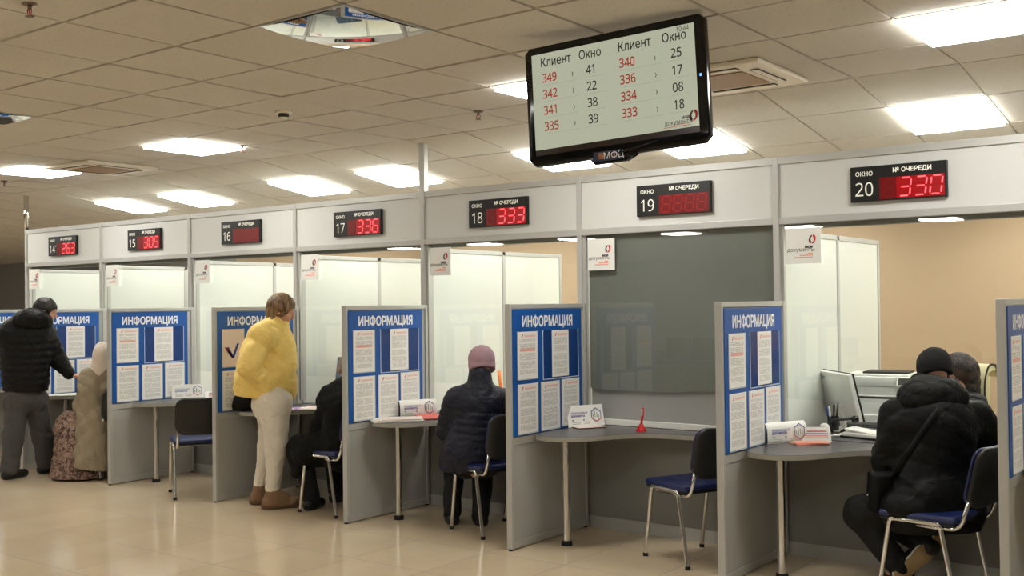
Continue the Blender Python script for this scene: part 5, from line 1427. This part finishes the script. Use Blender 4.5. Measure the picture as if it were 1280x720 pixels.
# ---------------------------------------------------------------- the man in the black cap at window 20
def man_cap():
    D = 5.70
    fw = (VD*1-VR*.12).normalized()
    J = dict(head=at(1168, 464, D+.16), neck=at(1166, 492, D+.08), chest=at(1168, 545, D+.02), pelvis=at(1166, 612, D-.02),
        shL=at(1124, 522, D+.04), shR=at(1216, 518, D+.10), elL=at(1110, 573, D+.10), wrL=at(1130, 548, D+.44), elR=at(1236, 550, D+.16), wrR=at(1206, 540, D+.44),
        hipL=at(1148, 622, D+.02), hipR=at(1186, 622, D+.05), knL=at(1075, 642, D+.22), knR=at(1118, 652, D+.42), anL=at(1128, 702, D+.10), anR=at(1163, 683, D+.06))
    J['toeL'] = J['anL']+(VD*.7-VR*.4)*.16; J['toeL'].z = .04; J['anL'].z = .11
    J['toeR'] = J['anR']+VD*.02-VR*.17-Z*.16
    fh = (VD*.95+VR*.10-Z*.30)
    o, base = person('seated person in black jacket and black knit cap at the desk of window 20', J, fh)
    G = lambda n, F, h, m, **k: figmesh(n, F, h, m, o, base, **k)
    F = Fig()
    F.cap(at(1164, 630, D-.01), at(1169, 545, D+.02), .205, .215, .06, (fw, .76)); F.cap(at(1136, 524, D+.04), at(1204, 521, D+.08), .105, .105, .08)
    F.cap(at(1168, 522, D+.02), J['neck'], .17, .10, .06)
    F.cap(at(1146, 636, D-.08), at(1186, 638, D-.03), .185, .185, .08, (fw, .9))
    for q in 'LR': F.cap(J['sh'+q], J['el'+q], .098, .085, .05); F.cap(J['el'+q], J['wr'+q], .085, .056, .03)
    F.cut(at(1160, 659, D), -Z)
    G('jacket', F, .0095, M['jk_soft'], fold=.009, ff=10, seed=31)
    F = Fig()
    F.ell(at(1166, 494, D+.02), (.155, .125, .10), (VR, VD, Z), .05); F.cap(at(1143, 499, D+.0), at(1190, 500, D+.02), .082, .080, .06); F.cap(at(1150, 480, D+.10), at(1186, 482, D+.12), .05, .05, .05)
    F.ell(at(1168, 470, D+.17), (.10, .11, .09), (VR, VD, Z), .03, '-')
    G('hood', F, .0095, M['jk_soft'], fold=.007, ff=13, seed=2)
    F = Fig()
    F.cap(J['hipL'], J['hipR'], .12, .12, .05)
    for q in 'LR': F.cap(J['hip'+q], J['kn'+q], .112, .085, .04); F.cap(J['kn'+q], J['an'+q]+(J['kn'+q]-J['an'+q])*.08, .085, .068, .03)
    G('trousers', F, .0105, M['tr_black'], fold=.007, ff=11, seed=6)
    F = Fig(); shoe(F, J['anL'], J['toeL'], .048); G('shoe', F, .008, M['shoe_black'])
    # the tucked-back shoe on its toe: the tan sole faces the room
    d = (J['toeR']-J['anR']).normalized(); heel = J['anR']-d*.045; toe = J['anR']+d*.215
    toe.z = max(toe.z, .05); d = (toe-heel).normalized()
    nrm = (-VD-VR*.10-Z*.15); nrm = (nrm-d*nrm.dot(d)).normalized()
    F = Fig(); F.cap(heel-nrm*.025, toe-nrm*.02, .042, .045, .03); F.cap(J['anR'], heel-nrm*.03+d*.03, .05, .045, .03); F.cap(heel+d*.06-nrm*.05, toe-nrm*.03, .045, .04, .03)
    sh = G('shoe', F, .008, M['shoe_black'])
    F = Fig(); F.cap(heel+nrm*.004, heel+d*.10+nrm*.004, .040, .042, .02, (nrm, .42)); F.cap(heel+d*.10+nrm*.004, toe+nrm*.004, .042, .050, .03, (nrm, .42))
    figmesh('midsole', F, .007, M['sole_white'], sh, base)
    F = Fig(); F.cap(heel+nrm*.016, heel+d*.10+nrm*.016, .037, .038, .02, (nrm, .35)); F.cap(heel+d*.10+nrm*.016, toe+nrm*.016, .038, .047, .03, (nrm, .35))
    figmesh('sole', F, .007, M['sole_tan'], sh, base)
    F = Fig(); f = fh.normalized(); r = f.cross(Z).normalized(); u = r.cross(f); c = J['head']
    F.ell(c+u*.033-f*.010, (.093, .112, .098), (r, f, u), .02); F.cap(c-u*.005-f*.012, c-u*.022-f*.014, .089, .088, .02)
    F.ell(c-u*.06+f*.10, (.085, .085, .078), (r, f, u), .01, '-'); F.cut(c-u*.030, -u-f*.1)
    G('knit_cap', F, .007, M['hat_black'], fold=.001, ff=60)
    # crossbody bag, carried at the left hip
    bg = thing('shoulder_bag', 'black crossbody bag hanging at the left hip of the man in the cap', 'bag')
    ctr = at(1106, 614, D-.02); bg.location = ctr
    ax = (VR*.95+VD*.3).normalized(); up = (Z*.93+VR*.36).normalized(); nn = ax.cross(up).normalized(); up = nn.cross(ax)
    mt = Matrix((ax, nn, up)).transposed().to_4x4()
    obj('pouch', xform(bx((-.085, -.04, -.115), (.085, .04, .105), .022), mt), M['bag_black'], bg, True)
    obj('flap', xform(bx((-.080, -.052, -.02), (.080, -.038, .10), .006), mt), M['bag_black'], bg, math.radians(40))
    obj('zip_pull', xform(tube(nb(), [(-.07, -.05, -.03), (-.055, -.054, -.035)], .004, 6), mt), M['chrome'], bg)
    pts = [at(1117, 598, D-.06), at(1130, 575, D-.20), at(1150, 545, D-.20), at(1166, 522, D-.175), at(1176, 508, D-.10), at(1184, 498, D+.02)]
    pts = [Vector(p) for p in catmull([tuple(p) for p in pts], 6)]
    b = nb(); prev = None
    for i, p in enumerate(pts):
        t_ = (pts[min(i+1, len(pts)-1)]-pts[max(i-1, 0)]).normalized(); s_ = t_.cross(-VD).normalized()*.019; nn_ = s_.cross(t_).normalized()*.002
        q = [b.verts.new(p-ctr+s_*a+nn_*e) for a, e in ((1, 1), (-1, 1), (-1, -1), (1, -1))]
        if prev:
            for k in range(4): b.faces.new((prev[k], prev[(k+1) % 4], q[(k+1) % 4], q[k]))
        prev = q
    obj('strap', b, M['bag_black'], bg, True)
man_cap()

# ---------------------------------------------------------------- the clerk behind the glass of window 20
def clerk():
    D = 7.35
    c = at(1198, 466, D)
    fw = (-VD*.10-VR*.99).normalized(); r = fw.cross(Z)
    J = dict(head=c, neck=c-Z*.14-fw*.02, chest=c-Z*.40-fw*.03, pelvis=Vector((c.x-.10, c.y+.08, .62)))
    for q, s in (('L', -1), ('R', 1)):
        J['sh'+q] = c-Z*.20+r*(s*.17)-fw*.02; J['el'+q] = J['sh'+q]-Z*.25+fw*.06+r*(s*.04); J['wr'+q] = J['el'+q]+fw*.20+Z*.035-r*(s*.06)
        J['hip'+q] = J['pelvis']+r*(s*.09); J['kn'+q] = J['hip'+q]+fw*.36-Z*.04; J['an'+q] = J['kn'+q]-Z*.42; J['toe'+q] = J['an'+q]+fw*.14-Z*.045
    fh = fw-Z*.2
    o, base = person('clerk with brown hair sitting behind the man in the cap', J, fh)
    G = lambda n, F, h, m, **k: figmesh(n, F, h, m, o, base, **k)
    F = Fig(); F.cap(J['chest'], J['pelvis'], .15, .15, .06, (fw, .8)); F.cap(J['shL'], J['shR'], .075, .075, .06)
    F.cap(J['chest']+Z*.12, J['neck']-Z*.03, .11, .06, .04)
    for q in 'LR': F.cap(J['sh'+q], J['el'+q], .062, .052, .04); F.cap(J['el'+q], J['wr'+q]*.9+J['el'+q]*.1, .052, .042, .03)
    G('blouse', F, .010, M['jk_navy'], fold=.004)
    F = Fig(); F.cap(J['hipL'], J['hipR'], .115, .115, .05)
    for q in 'LR': F.cap(J['hip'+q], J['kn'+q], .09, .07, .04); F.cap(J['kn'+q], J['an'+q], .07, .055, .03)
    G('trousers', F, .011, M['tr_black'])
    for q in 'LR':
        F = Fig(); J['toe'+q].z = .04; J['an'+q].z = max(J['an'+q].z, .09); shoe(F, J['an'+q], J['toe'+q], .04); G('shoe', F, .009, M['shoe_black'])
    F = hair_cap(J, fh, .024, back_low=-.14, ears=False)
    hb_ = J['head']-fw*.06
    for s_ in (-1, 1): F.cap(hb_+r*(s_*.05)+Z*.02, hb_+r*(s_*.07)-Z*.20-fw*.01, .062, .045, .03)
    F.cuts = []
    G('hair', F, .008, M['hair_brown'], fold=.003, ff=50)
clerk()
